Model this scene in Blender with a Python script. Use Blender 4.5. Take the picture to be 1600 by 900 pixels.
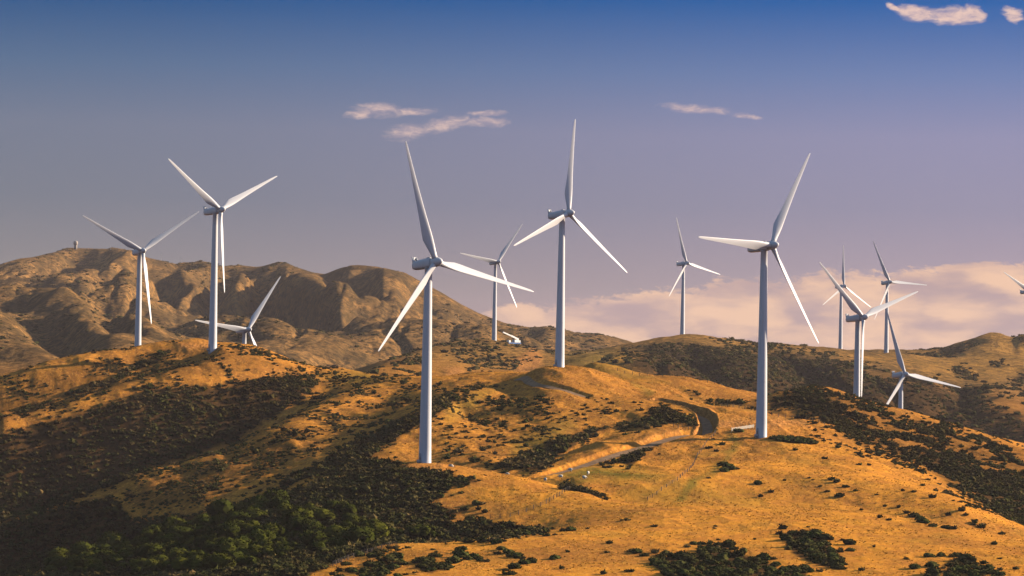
import bpy, bmesh, math, random
import numpy as np

for o in list(bpy.data.objects):
    bpy.data.objects.remove(o)
scene = bpy.context.scene
COL = scene.collection
R = math.radians

# ------------------------------------------------------------------ camera
F = 4537.0                       # focal length in pixels of a 1600 px wide frame
PITCH = math.atan(110 / F)
ROLL = R(1.0)
cam_d = bpy.data.cameras.new('camera')
cam = bpy.data.objects.new('camera', cam_d)
COL.objects.link(cam)
cam_d.sensor_width = 36
cam_d.lens = F / 1600 * 36
cam_d.clip_start = 1
cam_d.clip_end = 60000
from mathutils import Matrix, Vector
cam.matrix_world = Matrix.Rotation(math.pi / 2 + PITCH, 4, 'X') @ Matrix.Rotation(ROLL, 4, 'Z')
scene.camera = cam

# ------------------------------------------------------------------ light
SUN_EL, SUN_AZ = R(19), R(107)   # azimuth measured from the way back to the camera, towards the right
sun_dir = Vector((math.sin(SUN_AZ) * math.cos(SUN_EL), -math.cos(SUN_AZ) * math.cos(SUN_EL), math.sin(SUN_EL)))
sd = bpy.data.lights.new('sun', 'SUN')
sd.energy = 5.0
sd.angle = R(0.5)
sd.color = (1.0, 0.80, 0.60)
sun = bpy.data.objects.new('sun', sd)
COL.objects.link(sun)
sun.rotation_euler = sun_dir.to_track_quat('Z', 'Y').to_euler()

scene.view_settings.view_transform = 'Standard'
scene.view_settings.look = 'None'
scene.view_settings.exposure = 1.05
EXPO = 2 ** -1.05                  # sky colours below are as seen in the picture
scene.view_settings.gamma = 1.0
scene.cycles.use_denoising = True
scene.cycles.max_bounces = 6
scene.cycles.diffuse_bounces = 0
scene.cycles.volume_bounces = 0
HAZE = 0.000028

cr, sr = math.cos(ROLL), math.sin(ROLL)
cp, sp = math.cos(PITCH), math.sin(PITCH)


def ray(px, py):
    """(x/y, z/y) of the sight line through a photo pixel."""
    A = (np.asarray(px, float) - 800) / F
    B = (450 - np.asarray(py, float)) / F
    a = A * cr - B * sr
    b = A * sr + B * cr
    y = cp - b * sp
    z = sp + b * cp
    return a / y, z / y


def at(px, py, D):
    u, w = ray(px, py)
    return np.stack([u * D, D + 0 * u, w * D], -1)


def proj(x, y, z):
    yc = y * cp + z * sp
    zc = -y * sp + z * cp
    X, Y = x / yc, zc / yc
    return 800 + F * (X * cr + Y * sr), 450 - F * (-X * sr + Y * cr)


# ------------------------------------------------------------------ node helpers
class NT:
    def __init__(self, tree):
        self.t = tree
        tree.nodes.clear()

    def n(self, kind, **kw):
        nd = self.t.nodes.new(kind)
        for k, v in kw.items():
            if k.startswith('_'):
                setattr(nd, k[1:], v)
        return nd

    def link(self, a, b):
        self.t.links.new(a, b)

    def put(self, sock, v):
        if isinstance(v, bpy.types.NodeSocket):
            self.link(v, sock)
        else:
            sock.default_value = v

    def m(self, op, a, b=None, c=None, clamp=False):
        nd = self.t.nodes.new('ShaderNodeMath')
        nd.operation = op
        nd.use_clamp = clamp
        self.put(nd.inputs[0], a)
        if b is not None:
            self.put(nd.inputs[1], b)
        if c is not None:
            self.put(nd.inputs[2], c)
        return nd.outputs[0]

    def mix(self, fac, a, b, mode='MIX'):
        nd = self.t.nodes.new('ShaderNodeMix')
        nd.data_type = 'RGBA'
        nd.blend_type = mode
        nd.clamp_factor = True
        self.put(nd.inputs[0], fac)
        self.put(nd.inputs[6], a if isinstance(a, bpy.types.NodeSocket) else (*a, 1)[:4])
        self.put(nd.inputs[7], b if isinstance(b, bpy.types.NodeSocket) else (*b, 1)[:4])
        return nd.outputs[2]

    def ss(self, v, lo, hi, a=0.0, b=1.0):
        nd = self.t.nodes.new('ShaderNodeMapRange')
        nd.interpolation_type = 'SMOOTHSTEP'
        self.put(nd.inputs[0], v)
        nd.inputs[1].default_value = lo
        nd.inputs[2].default_value = hi
        nd.inputs[3].default_value = a
        nd.inputs[4].default_value = b
        return nd.outputs[0]

    def noise(self, vec, scale, detail=4, rough=0.55, dist=0.0):
        nd = self.t.nodes.new('ShaderNodeTexNoise')
        self.put(nd.inputs['Vector'], vec)
        nd.inputs['Scale'].default_value = scale
        nd.inputs['Detail'].default_value = detail
        nd.inputs['Roughness'].default_value = rough
        nd.inputs['Distortion'].default_value = dist
        return nd.outputs[0]

    def mapping(self, vec, scale, rot=(0, 0, 0)):
        nd = self.t.nodes.new('ShaderNodeMapping')
        self.put(nd.inputs[0], vec)
        nd.inputs['Scale'].default_value = scale
        nd.inputs['Rotation'].default_value = rot
        return nd.outputs[0]

    def attr(self, name):
        nd = self.t.nodes.new('ShaderNodeAttribute')
        nd.attribute_name = name
        return nd.outputs['Fac']

    def ramp(self, fac, stops):
        nd = self.t.nodes.new('ShaderNodeValToRGB')
        self.put(nd.inputs[0], fac)
        el = nd.color_ramp.elements
        while len(el) < len(stops):
            el.new(0.5)
        for e, (p, c) in zip(el, stops):
            e.position = p
            e.color = (*c, 1)
        return nd.outputs[0]


def srgb(r, g, b):
    def f(c):
        c /= 255
        return c / 12.92 if c <= 0.04045 else ((c + 0.055) / 1.055) ** 2.4
    return (f(r), f(g), f(b))


def seen(r, g, b):
    return tuple(v * EXPO for v in srgb(r, g, b))


# ------------------------------------------------------------------ sky
world = bpy.data.worlds.new('World')
scene.world = world
world.use_nodes = True
w = NT(world.node_tree)
tc = w.n('ShaderNodeTexCoord').outputs['Generated']
sep = w.n('ShaderNodeSeparateXYZ')
w.link(tc, sep.inputs[0])
AZ = w.m('MULTIPLY', w.m('ARCTAN2', sep.outputs[0], sep.outputs[1]), F / 100)
EL = w.m('MULTIPLY', w.m('ARCSINE', sep.outputs[2]), F / 100)     # hundredths: 5.6 = top of the photo
sky = w.n('ShaderNodeTexSky', _sky_type='NISHITA', _sun_disc=False)
sky.sun_elevation = SUN_EL
sky.sun_rotation = math.atan2(sun_dir.x, sun_dir.y)
sky.air_density = 1.2
sky.dust_density = 0.6
sky.ozone_density = 2.0
NISHITA = 0.075
nish = w.mix(1.0, sky.outputs[0], (NISHITA,) * 3, 'MULTIPLY')
band = w.ramp(w.m('DIVIDE', EL, 8.0, clamp=True), [
    (0.0, seen(162, 142, 144)), (0.14, seen(141, 135, 140)), (0.30, seen(121, 126, 143)),
    (0.44, seen(118, 126, 150)), (0.56, seen(88, 113, 150)), (0.70, seen(20, 84, 142)), (1.0, seen(6, 56, 116))])
side_f = w.ss(AZ, -9.0, 10.0)                                     # brighter and bluer towards the sun
band = w.mix(1.0, band, w.mix(side_f, (0.92, 0.95, 0.92), (1.55, 1.34, 1.46)), 'MULTIPLY')
sky_col = w.mix(w.ss(EL, 6.5, 20.0, 1.0, 0.0), nish, band)
cc = w.n('ShaderNodeCombineXYZ')
w.link(AZ, cc.inputs[0])
w.link(EL, cc.inputs[1])
CV = cc.outputs[0]


def cloud_field(ells, vec, n1, n2, amp):
    sx = w.n('ShaderNodeSeparateXYZ')
    w.link(vec, sx.inputs[0])
    best = None
    for (px, py, ra, re, tilt) in ells:
        u, v = ray(px, py)
        a0 = math.atan(float(u)) * F / 100
        e0 = math.asin(float(v) / math.sqrt(1 + float(u) ** 2 + float(v) ** 2)) * F / 100
        da = w.m('SUBTRACT', sx.outputs[0], a0)
        de = w.m('SUBTRACT', w.m('SUBTRACT', sx.outputs[1], e0), w.m('MULTIPLY', da, tilt))
        da = w.m('MULTIPLY', da, 100 / ra)
        de = w.m('MULTIPLY', de, 100 / re)
        q = w.m('SUBTRACT', 1.0, w.m('ADD', w.m('MULTIPLY', da, da), w.m('MULTIPLY', de, de)))
        best = q if best is None else w.m('SMOOTH_MAX', best, q, 0.3)
    nz = w.m('ADD', w.m('MULTIPLY', w.m('SUBTRACT', n1, 0.5), amp), w.m('MULTIPLY', w.m('SUBTRACT', n2, 0.5), amp * 0.7))
    return w.m('ADD', best, nz)


wn = w.n('ShaderNodeTexNoise')
w.put(wn.inputs['Vector'], w.mapping(CV, (1, 2.2, 1)))
wn.inputs['Scale'].default_value = 2.2
wn.inputs['Detail'].default_value = 3
sub = w.n('ShaderNodeVectorMath', _operation='SUBTRACT')
w.link(wn.outputs['Color'], sub.inputs[0])
sub.inputs[1].default_value = (0.5, 0.5, 0.5)
scl = w.n('ShaderNodeVectorMath', _operation='MULTIPLY')
w.link(sub.outputs[0], scl.inputs[0])
scl.inputs[1].default_value = (0.5, 0.16, 0)
add = w.n('ShaderNodeVectorMath', _operation='ADD')
w.link(CV, add.inputs[0])
w.link(scl.outputs[0], add.inputs[1])
WV = add.outputs[0]
cn1 = w.noise(w.mapping(WV, (1, 3.2, 1)), 3.0, 6, 0.6)
cn2 = w.noise(w.mapping(WV, (1, 2.0, 1)), 9.0, 5, 0.6)
small = [(1432, 19, 40, 15, -0.1), (1490, 25, 52, 17, -0.05), (1400, 13, 22, 7, -0.4), (1525, 22, 22, 15, -0.3), (1582, 24, 20, 15, -0.4)]
wisps = [(590, 172, 50, 14, 0.0), (565, 178, 36, 8, 0.12), (640, 173, 42, 7, 0.0),
         (640, 206, 50, 15, 0.15), (700, 193, 50, 15, 0.12), (755, 190, 50, 9, 0.02), (762, 177, 40, 6, 0.0),
         (1078, 170, 58, 9, -0.08), (1165, 180, 36, 5, -0.1), (1110, 173, 32, 8, 0)]
f_s = cloud_field(small, WV, cn1, cn2, 0.85)
f_w = cloud_field(wisps, WV, cn1, cn2, 1.3)
bank = [(820, 530, 120, 58, 0), (930, 530, 150, 68, 0.05), (1040, 520, 170, 72, 0.05), (1180, 510, 150, 80, 0.0), (1330, 510, 170, 92, 0.0),
        (1470, 500, 150, 86, 0), (1540, 440, 100, 32, 0), (1640, 500, 180, 95, 0), (1250, 580, 520, 110, 0.0), (1900, 520, 260, 110, 0)]
f_b = cloud_field(bank, WV, cn1, cn2, 1.0)
warm, cool = seen(240, 206, 190), seen(196, 172, 178)
ccol = w.mix(w.ss(w.m('ADD', cn1, w.m('MULTIPLY', cn2, 0.5)), 0.55, 0.95), cool, warm)
bcol = w.mix(w.ss(w.noise(w.mapping(WV, (0.55, 1.9, 1)), 1.1, 5, 0.5), 0.34, 0.62), seen(180, 155, 158), seen(244, 200, 168))
c1 = w.mix(w.m('MULTIPLY', w.ss(f_b, 0.0, 0.34), w.ss(EL, -0.5, 0.6, 0.8, 0.95)), sky_col, bcol)
c2 = w.mix(w.m('MULTIPLY', w.ss(f_w, 0.05, 1.7), 0.85), c1, ccol)
c3 = w.mix(w.m('MULTIPLY', w.ss(f_s, -0.05, 0.95), 0.95), c2, ccol)
bg = w.n('ShaderNodeBackground')
w.link(c3, bg.inputs[0])
bg.inputs[1].default_value = 1.0
wo = w.n('ShaderNodeOutputWorld')
w.link(bg.outputs[0], wo.inputs[0])


# ------------------------------------------------------------------ numpy noise
def _hash(ix, iy, s):
    h = (ix.astype(np.uint32) * np.uint32(374761393) + iy.astype(np.uint32) * np.uint32(668265263) + np.uint32(s * 974711 + 17))
    h = (h ^ (h >> np.uint32(13))) * np.uint32(1274126177)
    h = h ^ (h >> np.uint32(16))
    return (h & np.uint32(0xffff)).astype(np.float32) / 65535.0


def vnoise(x, y, s=0):
    ix, iy = np.floor(x).astype(np.int64), np.floor(y).astype(np.int64)
    fx, fy = (x - ix).astype(np.float32), (y - iy).astype(np.float32)
    fx = fx * fx * fx * (fx * (fx * 6 - 15) + 10)
    fy = fy * fy * fy * (fy * (fy * 6 - 15) + 10)
    a, b = _hash(ix, iy, s), _hash(ix + 1, iy, s)
    c, d = _hash(ix, iy + 1, s), _hash(ix + 1, iy + 1, s)
    return (a + (b - a) * fx) * (1 - fy) + (c + (d - c) * fx) * fy - 0.5


def fbm(x, y, s=0, octv=4, gain=0.5):
    t, a = 0, 1.0
    for k in range(octv):
        t = t + a * vnoise(x, y, s + k * 7)
        x, y = x * 2.03 + 13.7, y * 2.03 - 5.1
        a *= gain
    return t


# ------------------------------------------------------------------ terrain: surveyed ridge, spur and gully lines
P = []       # (px, py, D)


def L(*pts):
    """a line on the land; points between its corners are filled in"""
    for a, b in zip(pts[:-1], pts[1:]):
        n = max(1, int(math.hypot((b[0] - a[0]) / 100, math.log(b[2] / a[2]) * 20) / (0.26 if a[2] > 2000 else 0.28)))
        for k in range(n):
            t = k / n
            P.append(tuple(a[i] + (b[i] - a[i]) * t for i in range(3)))
    P.append(pts[-1])


# near ground
L((-400, 960, 1000), (-100, 920, 980), (0, 905, 960), (150, 903, 850), (300, 903, 760), (450, 903, 720), (600, 903, 705), (1400, 903, 700), (1600, 905, 700), (1900, 915, 700))
L((500, 885, 750), (560, 868, 770), (620, 851, 785), (700, 847, 790), (770, 840, 795), (850, 830, 805), (950, 822, 815), (1100, 820, 810), (1300, 825, 800), (1500, 845, 780), (1700, 860, 770))
L((620, 849, 830), (700, 845, 845), (770, 838, 850), (850, 826, 850))
L((-150, 905, 1060), (0, 895, 1045), (150, 872, 980), (250, 845, 940), (350, 825, 925), (430, 800, 918), (500, 775, 930), (560, 755, 940), (600, 737, 948), (640, 724, 953), (662, 723, 955), (700, 727, 955), (760, 735, 945), (820, 745, 930), (870, 757, 915), (920, 772, 900), (960, 783, 888), (1000, 785, 880), (1100, 787, 878), (1200, 790, 875), (1300, 795, 870), (1400, 806, 855), (1500, 822, 840), (1600, 842, 830), (1800, 880, 815))
L((700, 735, 1000), (760, 742, 990), (820, 752, 975), (870, 762, 945), (920, 776, 925), (960, 788, 912), (1000, 790, 905), (1100, 792, 903), (1200, 795, 900), (1300, 800, 895), (1400, 812, 880), (1500, 828, 865), (1600, 848, 857), (1800, 890, 845))
L((-150, 900, 1090), (0, 889, 1050), (100, 877, 1028), (200, 850, 1008), (300, 816, 1002), (400, 781, 1003), (480, 748, 1008), (560, 735, 1015), (640, 727, 1010))
# slope under the turbine beside the road
L((900, 752, 950), (1000, 760, 938), (1100, 750, 950), (1200, 740, 965), (1300, 745, 960), (1400, 765, 935), (1500, 795, 890))
L((1000, 715, 1020), (1100, 705, 1030), (1200, 700, 1035), (1300, 715, 1020))
L((1070, 676, 1068), (1120, 673, 1073), (1150, 671, 1076), (1190, 671, 1078), (1230, 679, 1075), (1290, 688, 1070), (1340, 703, 1055), (1400, 726, 1030), (1450, 748, 1005), (1500, 773, 970), (1560, 803, 920), (1620, 828, 890))
L((1300, 686, 1085), (1400, 720, 1060), (1450, 738, 1040), (1500, 764, 1010), (1600, 824, 920))
L((1350, 650, 1200), (1450, 690, 1170), (1550, 730, 1120), (1600, 745, 1100), (1700, 770, 1100))
L((1190, 622, 1255), (1215, 612, 1262), (1250, 606, 1270), (1290, 604, 1280), (1340, 620, 1280), (1400, 638, 1270), (1450, 652, 1260), (1500, 665, 1250), (1545, 680, 1240), (1600, 700, 1230), (1700, 730, 1220), (1900, 800, 1200))
L((1200, 636, 1360), (1250, 640, 1400), (1400, 668, 1380), (1500, 690, 1340), (1545, 705, 1330), (1600, 722, 1330), (1700, 755, 1330))
L((1500, 671, 1450), (1540, 678, 1430), (1600, 693, 1420), (1700, 715, 1400), (1900, 760, 1400))
P += [(1350, 706, 1448), (1411, 760, 1740), (1300, 690, 1470), (1450, 720, 1560), (1600, 730, 1560)]
L((1000, 616, 1190), (1050, 621, 1180), (1100, 629, 1160), (1180, 642, 1140), (1230, 650, 1130), (1290, 663, 1110))
L((1060, 632, 1230), (1100, 634, 1225), (1180, 646, 1205), (1230, 656, 1190))
L((930, 563, 1340), (970, 575, 1330), (1000, 586, 1320), (1080, 589, 1310), (1120, 600, 1300), (1170, 611, 1290), (1210, 622, 1270))
L((960, 610, 1450), (1000, 620, 1450), (1100, 640, 1450), (1170, 650, 1420))
L((840, 576, 1240), (858, 571, 1250), (875, 570, 1257), (900, 572, 1255), (930, 578, 1250), (960, 590, 1240), (1000, 606, 1220), (1030, 614, 1205))
L((840, 590, 1320), (875, 590, 1330), (930, 588, 1310), (965, 597, 1280))
L((850, 590, 1210), (900, 600, 1195), (950, 607, 1190))
L((800, 597, 1230), (840, 601, 1195), (880, 611, 1172), (915, 619, 1160))
# middle hillside
L((770, 597, 1262), (800, 608, 1215), (850, 625, 1150), (900, 640, 1130), (960, 640, 1130), (1000, 645, 1120))
L((720, 650, 1150), (800, 660, 1110), (850, 680, 1070), (890, 692, 1055))
L((870, 727, 1000), (900, 710, 1025), (940, 691, 1045), (980, 679, 1065), (1030, 667, 1083), (1065, 667, 1090), (1095, 655, 1110))
L((850, 722, 1022), (900, 704, 1050), (950, 684, 1078), (1000, 666, 1102))
L((840, 742, 975), (900, 726, 1000), (960, 705, 1028), (1010, 690, 1050), (1060, 678, 1064))
L((650, 690, 1065), (700, 700, 1050), (760, 720, 1010))
L((752, 602, 1232), (720, 616, 1168), (680, 637, 1130), (640, 668, 1086), (592, 706, 1045))
L((700, 612, 1222), (655, 640, 1140), (600, 684, 1085), (560, 709, 1052), (500, 740, 1025))
L((600, 625, 1270), (560, 640, 1230), (520, 670, 1165), (480, 700, 1104), (430, 730, 1070), (380, 750, 1052), (320, 770, 1036))
L((608, 591, 1350), (570, 604, 1310), (532, 619, 1265), (480, 638, 1225), (430, 666, 1190), (372, 693, 1158), (240, 733, 1118), (172, 764, 1095), (0, 826, 1075), (-200, 870, 1070))
L((535, 606, 1350), (440, 646, 1310), (372, 698, 1280), (224, 748, 1260), (40, 782, 1245), (-200, 806, 1240))
L((0, 730, 1262), (100, 692, 1278), (200, 668, 1290), (300, 634, 1312), (400, 599, 1345), (450, 592, 1365), (500, 590, 1385))
L((400, 556, 1395), (344, 561, 1370), (260, 583, 1338), (160, 613, 1312), (12, 661, 1280), (-200, 720, 1270))
L((330, 557, 1405), (262, 575, 1388), (200, 595, 1368), (52, 644, 1338), (-200, 702, 1325))
L((-300, 690, 1350), (-100, 630, 1355), (0, 604, 1362), (60, 579, 1378), (130, 559, 1396), (200, 551, 1412), (260, 537, 1432), (300, 532, 1432), (334, 542, 1404), (380, 537, 1445), (405, 540, 1450), (450, 559, 1450), (480, 571, 1445), (540, 575, 1430), (600, 589, 1430), (660, 591, 1430), (720, 589, 1400), (780, 580, 1380), (815, 583, 1300))
L((-200, 690, 1500), (0, 640, 1480), (130, 592, 1530), (260, 575, 1570), (340, 580, 1580), (450, 602, 1580), (540, 617, 1570), (660, 632, 1560), (780, 622, 1520))
P += [(216, 582, 1604), (379, 688, 1753), (150, 640, 1800), (500, 690, 1800), (0, 660, 1700)]
# crane hill and the hazy scrub hill
L((570, 585, 1780), (610, 566, 2000), (650, 548, 2200), (700, 535, 2350), (740, 532, 2390), (773, 539, 2402), (800, 540, 2390), (830, 544, 2330), (850, 551, 2250), (870, 561, 2150), (892, 570, 2080))
L((640, 582, 1840), (700, 587, 1790), (760, 592, 1780), (850, 590, 1850))
L((812, 582, 2080), (838, 578, 2080))
L((720, 560, 2100), (790, 562, 2130))
L((570, 600, 2500), (640, 596, 2700), (740, 568, 2900), (830, 578, 2900))
L((890, 559, 2350), (930, 549, 2400), (970, 540, 2450), (1000, 534, 2480), (1040, 526, 2500), (1072, 521, 2505), (1105, 523, 2510), (1130, 530, 2515), (1170, 535, 2520), (1230, 539, 2530), (1290, 547, 2560), (1340, 552, 2590), (1390, 554, 2600), (1430, 557, 2600), (1500, 572, 2500), (1600, 592, 2400), (1800, 620, 2300))
L((960, 572, 2650), (1072, 531, 2560), (1130, 545, 2600), (1230, 556, 2640))
P += [(1314, 551.5, 2884), (1385, 557, 2612), (1365, 545, 2850), (1340, 556, 2800), (1400, 562, 2750), (1622, 577, 2500)]
L((1410, 553, 3000), (1450, 549, 3000), (1490, 541, 3000), (1520, 530, 3000), (1550, 521, 3000), (1580, 527, 3000), (1600, 527, 3000), (1650, 519, 3000), (1750, 540, 2950), (2000, 560, 2900))
L((1450, 590, 2250), (1550, 602, 2250), (1700, 630, 2200))
L((920, 575, 1900), (1000, 582, 2000), (1100, 592, 2000), (1200, 602, 2000), (1300, 604, 2050), (1400, 622, 2000), (1500, 642, 1950), (1600, 672, 1850))
L((1000, 650, 1600), (1200, 665, 1600), (1300, 690, 1650))
L((1060, 548, 2300), (1040, 560, 2200), (1020, 580, 2050))
L((1150, 566, 2200), (1180, 560, 2300))
L((1230, 575, 3300), (1400, 590, 3500), (1500, 580, 3600), (1600, 575, 3600), (1800, 590, 3600))
# far range
L((-300, 440, 4200), (-100, 425, 4300), (0, 412, 4400), (50, 405, 4500), (90, 393, 4600), (120, 388, 4600), (150, 389, 4600), (200, 390, 4600), (250, 403, 4500), (275, 408, 4400), (300, 410, 4400), (330, 412, 4300), (360, 418, 4300), (400, 415, 4300), (440, 409, 4300), (470, 419, 4200), (500, 427, 4100), (520, 423, 4000), (550, 416, 4000), (590, 417, 4000), (620, 421, 3950), (650, 436, 3900), (700, 464, 3800), (750, 489, 3700), (800, 507, 3600), (840, 513, 3500), (862, 511, 3500), (885, 521, 3450), (910, 539, 3400), (930, 549, 3350), (980, 572, 3300))
# spur in front of the left skyline and the dark slope behind it
L((93, 396, 4480), (49, 411, 4250), (0, 429, 4000), (-150, 450, 3850))
L((60, 409, 4560), (0, 424, 4480), (-150, 440, 4400))
# big ravine under the lookout tower: floor, then the ridge that shades it
L((130, 399, 4600), (122, 428, 4480), (98, 458, 4250))
L((203, 393, 4420), (178, 414, 4180), (168, 436, 3950), (134, 463, 3700))
L((205, 428, 4200), (165, 455, 4000))
L((325, 413, 4260), (300, 418, 4080), (255, 428, 3880), (213, 434, 3700), (171, 443, 3520), (128, 471, 3300))
L((300, 432, 4250), (250, 446, 4050), (200, 468, 3800), (165, 485, 3550))
# front ridge on the left and its spurs
L((-300, 470, 3250), (-100, 440, 3250), (0, 449, 3200), (15, 456, 3180), (37, 463, 3150), (54, 466, 3130), (93, 462, 3080), (110, 465, 3050), (137, 474, 2980), (159, 485, 2920), (191, 492, 2850), (213, 502, 2780), (235, 510, 2720), (269, 522, 2640), (290, 535, 2560))
L((-100, 478, 3600), (0, 484, 3550), (60, 490, 3500), (105, 488, 3450), (150, 498, 3350), (220, 525, 3100), (280, 545, 2900))
L((30, 476, 3130), (48, 495, 2980), (63, 520, 2800), (85, 548, 2600), (107, 572, 2420))
L((0, 470, 3080), (10, 500, 2800), (40, 528, 2480), (73, 550, 2250), (104, 572, 2080))
L((118, 474, 2960), (130, 490, 2760), (150, 508, 2580), (172, 528, 2400), (212, 552, 2220))
L((160, 495, 2930), (172, 515, 2780), (200, 545, 2580))
L((200, 497, 2760), (225, 520, 2560), (262, 540, 2400))
# middle: dark hollow, then the long spur with the shaded face under it
L((240, 462, 4050), (252, 486, 3850), (262, 506, 3650))
L((330, 440, 3900), (280, 458, 3750), (265, 480, 3600))
L((440, 410, 4250), (408, 419, 4080), (383, 428, 3920), (369, 444, 3780))
L((360, 432, 4250), (350, 452, 4100), (330, 478, 3900), (300, 500, 3700))
L((430, 430, 4020), (424, 449, 3820), (457, 456, 3680), (487, 466, 3560), (502, 478, 3470), (536, 491, 3350), (563, 503, 3250))
L((395, 455, 4050), (400, 480, 3900), (432, 500, 3750), (465, 520, 3600), (498, 540, 3420), (515, 548, 3320))
L((470, 424, 4250), (500, 442, 4120), (525, 466, 3950), (548, 490, 3700))
L((509, 428, 4150), (520, 450, 4080), (540, 478, 3850))
L((545, 418, 4080), (556, 436, 4000), (571, 462, 3900), (570, 497, 3600))
L((592, 418, 3880), (600, 438, 3720), (604, 466, 3560), (600, 497, 3350))
L((640, 432, 3880), (650, 460, 3820), (655, 495, 3600))
L((690, 461, 3700), (705, 490, 3500), (730, 520, 3250))
L((740, 487, 3720), (760, 515, 3550))
# low front ridges
L((270, 508, 3300), (300, 500, 3200), (340, 496, 3120), (374, 491, 3060), (408, 498, 2980), (435, 505, 2920), (457, 520, 2840), (487, 533, 2760), (509, 543, 2700))
L((320, 512, 3450), (400, 512, 3400), (450, 530, 3250))
L((300, 530, 2800), (360, 540, 2650), (420, 555, 2500))
L((514, 544, 3050), (547, 514, 3080), (570, 507, 3080), (590, 509, 3060), (640, 505, 3000), (700, 516, 2950), (780, 537, 2900))
L((545, 530, 3350), (600, 520, 3400), (650, 518, 3380))
L((0, 520, 2500), (60, 540, 2400), (100, 572, 2250))
L((-100, 560, 2200), (0, 564, 2200), (40, 570, 2100), (75, 585, 2000), (0, 604, 1850))
L((200, 600, 2200), (400, 605, 2300), (520, 600, 2350))
L((880, 575, 2800), (1000, 585, 2900), (1150, 585, 3200))
P = np.array(P)
pts = at(P[:, 0], P[:, 1], P[:, 2])
near = [(u * d / F, d, z) for u in range(-1400, 1500, 240) for d, z in ((25, -46), (60, -50), (140, -54), (300, -57), (480, -57))]
far = [(u * d / F, d, z) for u in range(-1500, 1600, 250) for d, z in ((6000, -60), (7500, -130), (9500, -170))]
far += [(u * 5200 / F, 5200, z) for u, z in ((-1500, 60), (-1100, 60), (-800, 90), (-600, 100), (-400, 80), (-150, 30), (100, -60), (400, -90), (800, -90), (1200, -90), (1500, -90))]
side = [(u * d / F, d, z) for u in (-1500, 1500) for d, z in ((800, -50), (1100, -45), (1500, -40), (2000, -30), (3000, -10), (4200, 20))]
pts = np.vstack([pts, near, far, side])
VS = 20.0


def uv(x, y):
    return x / y * F / 100, np.log(y) * VS


cu, cv = uv(pts[:, 0], pts[:, 1])
EPS = 0.02


def kern(du, dv):
    return np.sqrt(du * du + dv * dv + EPS)


n = len(pts)
K = kern(cu[:, None] - cu[None], cv[:, None] - cv[None]) - np.eye(n) * 0.02
A = np.zeros((n + 3, n + 3))
A[:n, :n] = K
A[:n, n:] = np.stack([np.ones(n), cu, cv], 1)
A[n:, :n] = A[:n, n:].T
sol = np.linalg.solve(A, np.concatenate([pts[:, 2], [0, 0, 0]]))
wts, aff = sol[:n], sol[n:]


def rbf(u, v):
    out = np.empty(u.shape)
    fu, fv, fo = u.ravel(), v.ravel(), out.ravel()
    for i in range(0, len(fu), 20000):
        a, b = fu[i:i + 20000], fv[i:i + 20000]
        fo[i:i + 20000] = kern(a[:, None] - cu[None], b[:, None] - cv[None]) @ wts + aff[0] + aff[1] * a + aff[2] * b
    return fo.reshape(u.shape)


# polar grid: finer where the photo looks closely
ug = np.concatenate([np.arange(-1500, -860, 14.0), np.arange(-860, 860, 1.55), np.arange(860, 1501, 14.0)]) / 100
lv = np.concatenate([np.linspace(math.log(25), math.log(640), 70)[:-1], np.linspace(math.log(640), math.log(1650), 760)[:-1],
                     np.linspace(math.log(1650), math.log(5200), 520)[:-1], np.linspace(math.log(5200), math.log(9500), 40)]) * VS
cgu = np.linspace(ug[0], ug[-1], 480)
cgv = np.concatenate([np.linspace(lv[0], math.log(640) * VS, 40)[:-1], np.linspace(math.log(640) * VS, lv[-1], 420)])
Zc = rbf(*np.meshgrid(cgu, cgv))


def cubic_matrix(src, dst):
    i = np.clip(np.searchsorted(src, dst) - 1, 0, len(src) - 2)
    t = (dst - src[i]) / (src[i + 1] - src[i])
    M = np.zeros((len(dst), len(src)))
    wgt = [-.5 * t + t * t - .5 * t ** 3, 1 - 2.5 * t * t + 1.5 * t ** 3, .5 * t + 2 * t * t - 1.5 * t ** 3, -.5 * t * t + .5 * t ** 3]
    for k in range(4):
        np.add.at(M, (np.arange(len(dst)), np.clip(i + k - 1, 0, len(src) - 1)), wgt[k])
    return M


Z = cubic_matrix(cgv, lv) @ Zc @ cubic_matrix(cgu, ug).T
Dg = np.exp(lv / VS)[:, None]
X = ug[None] * 100 / F * Dg
Y = np.broadcast_to(Dg, X.shape).copy()
# relief too fine to survey
fa = np.clip((Y - 1500) / 1500, 0, 1)
mid = np.clip((Y - 500) / 300, 0, 1)
rid = 1 - 2 * np.abs(fbm(X / 210, Y / 420, 3, 3))

def gullied(x, y, s, wx, wy, warp):
    """rounded spurs with V-shaped gullies between them, running down towards the camera"""
    k = np.abs(vnoise((x + warp * fbm(x / 300, y / 400, s + 40, 3)) / wx, (y + warp * fbm(x / 200, y / 300, s + 60, 3)) / wy, s)) * 2
    return np.minimum(k * 2.2, 1 + 0.15 * k) - 0.62


PXu = X / Y * F + 800
crest_px = [-700, -300, 0, 120, 200, 330, 440, 520, 620, 700, 800, 880, 930, 1000]
crest_d = [4200, 4200, 4400, 4600, 4600, 4250, 4250, 3980, 3930, 3780, 3580, 3420, 3330, 3250]
cd = np.interp(PXu, crest_px, crest_d)
far_w = np.clip((Y - 2350) / 500, 0, 1) * np.clip((cd - 20 - Y) / 320, 0.0, 1) * np.clip((1000 - PXu) / 150, 0, 1)


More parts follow.
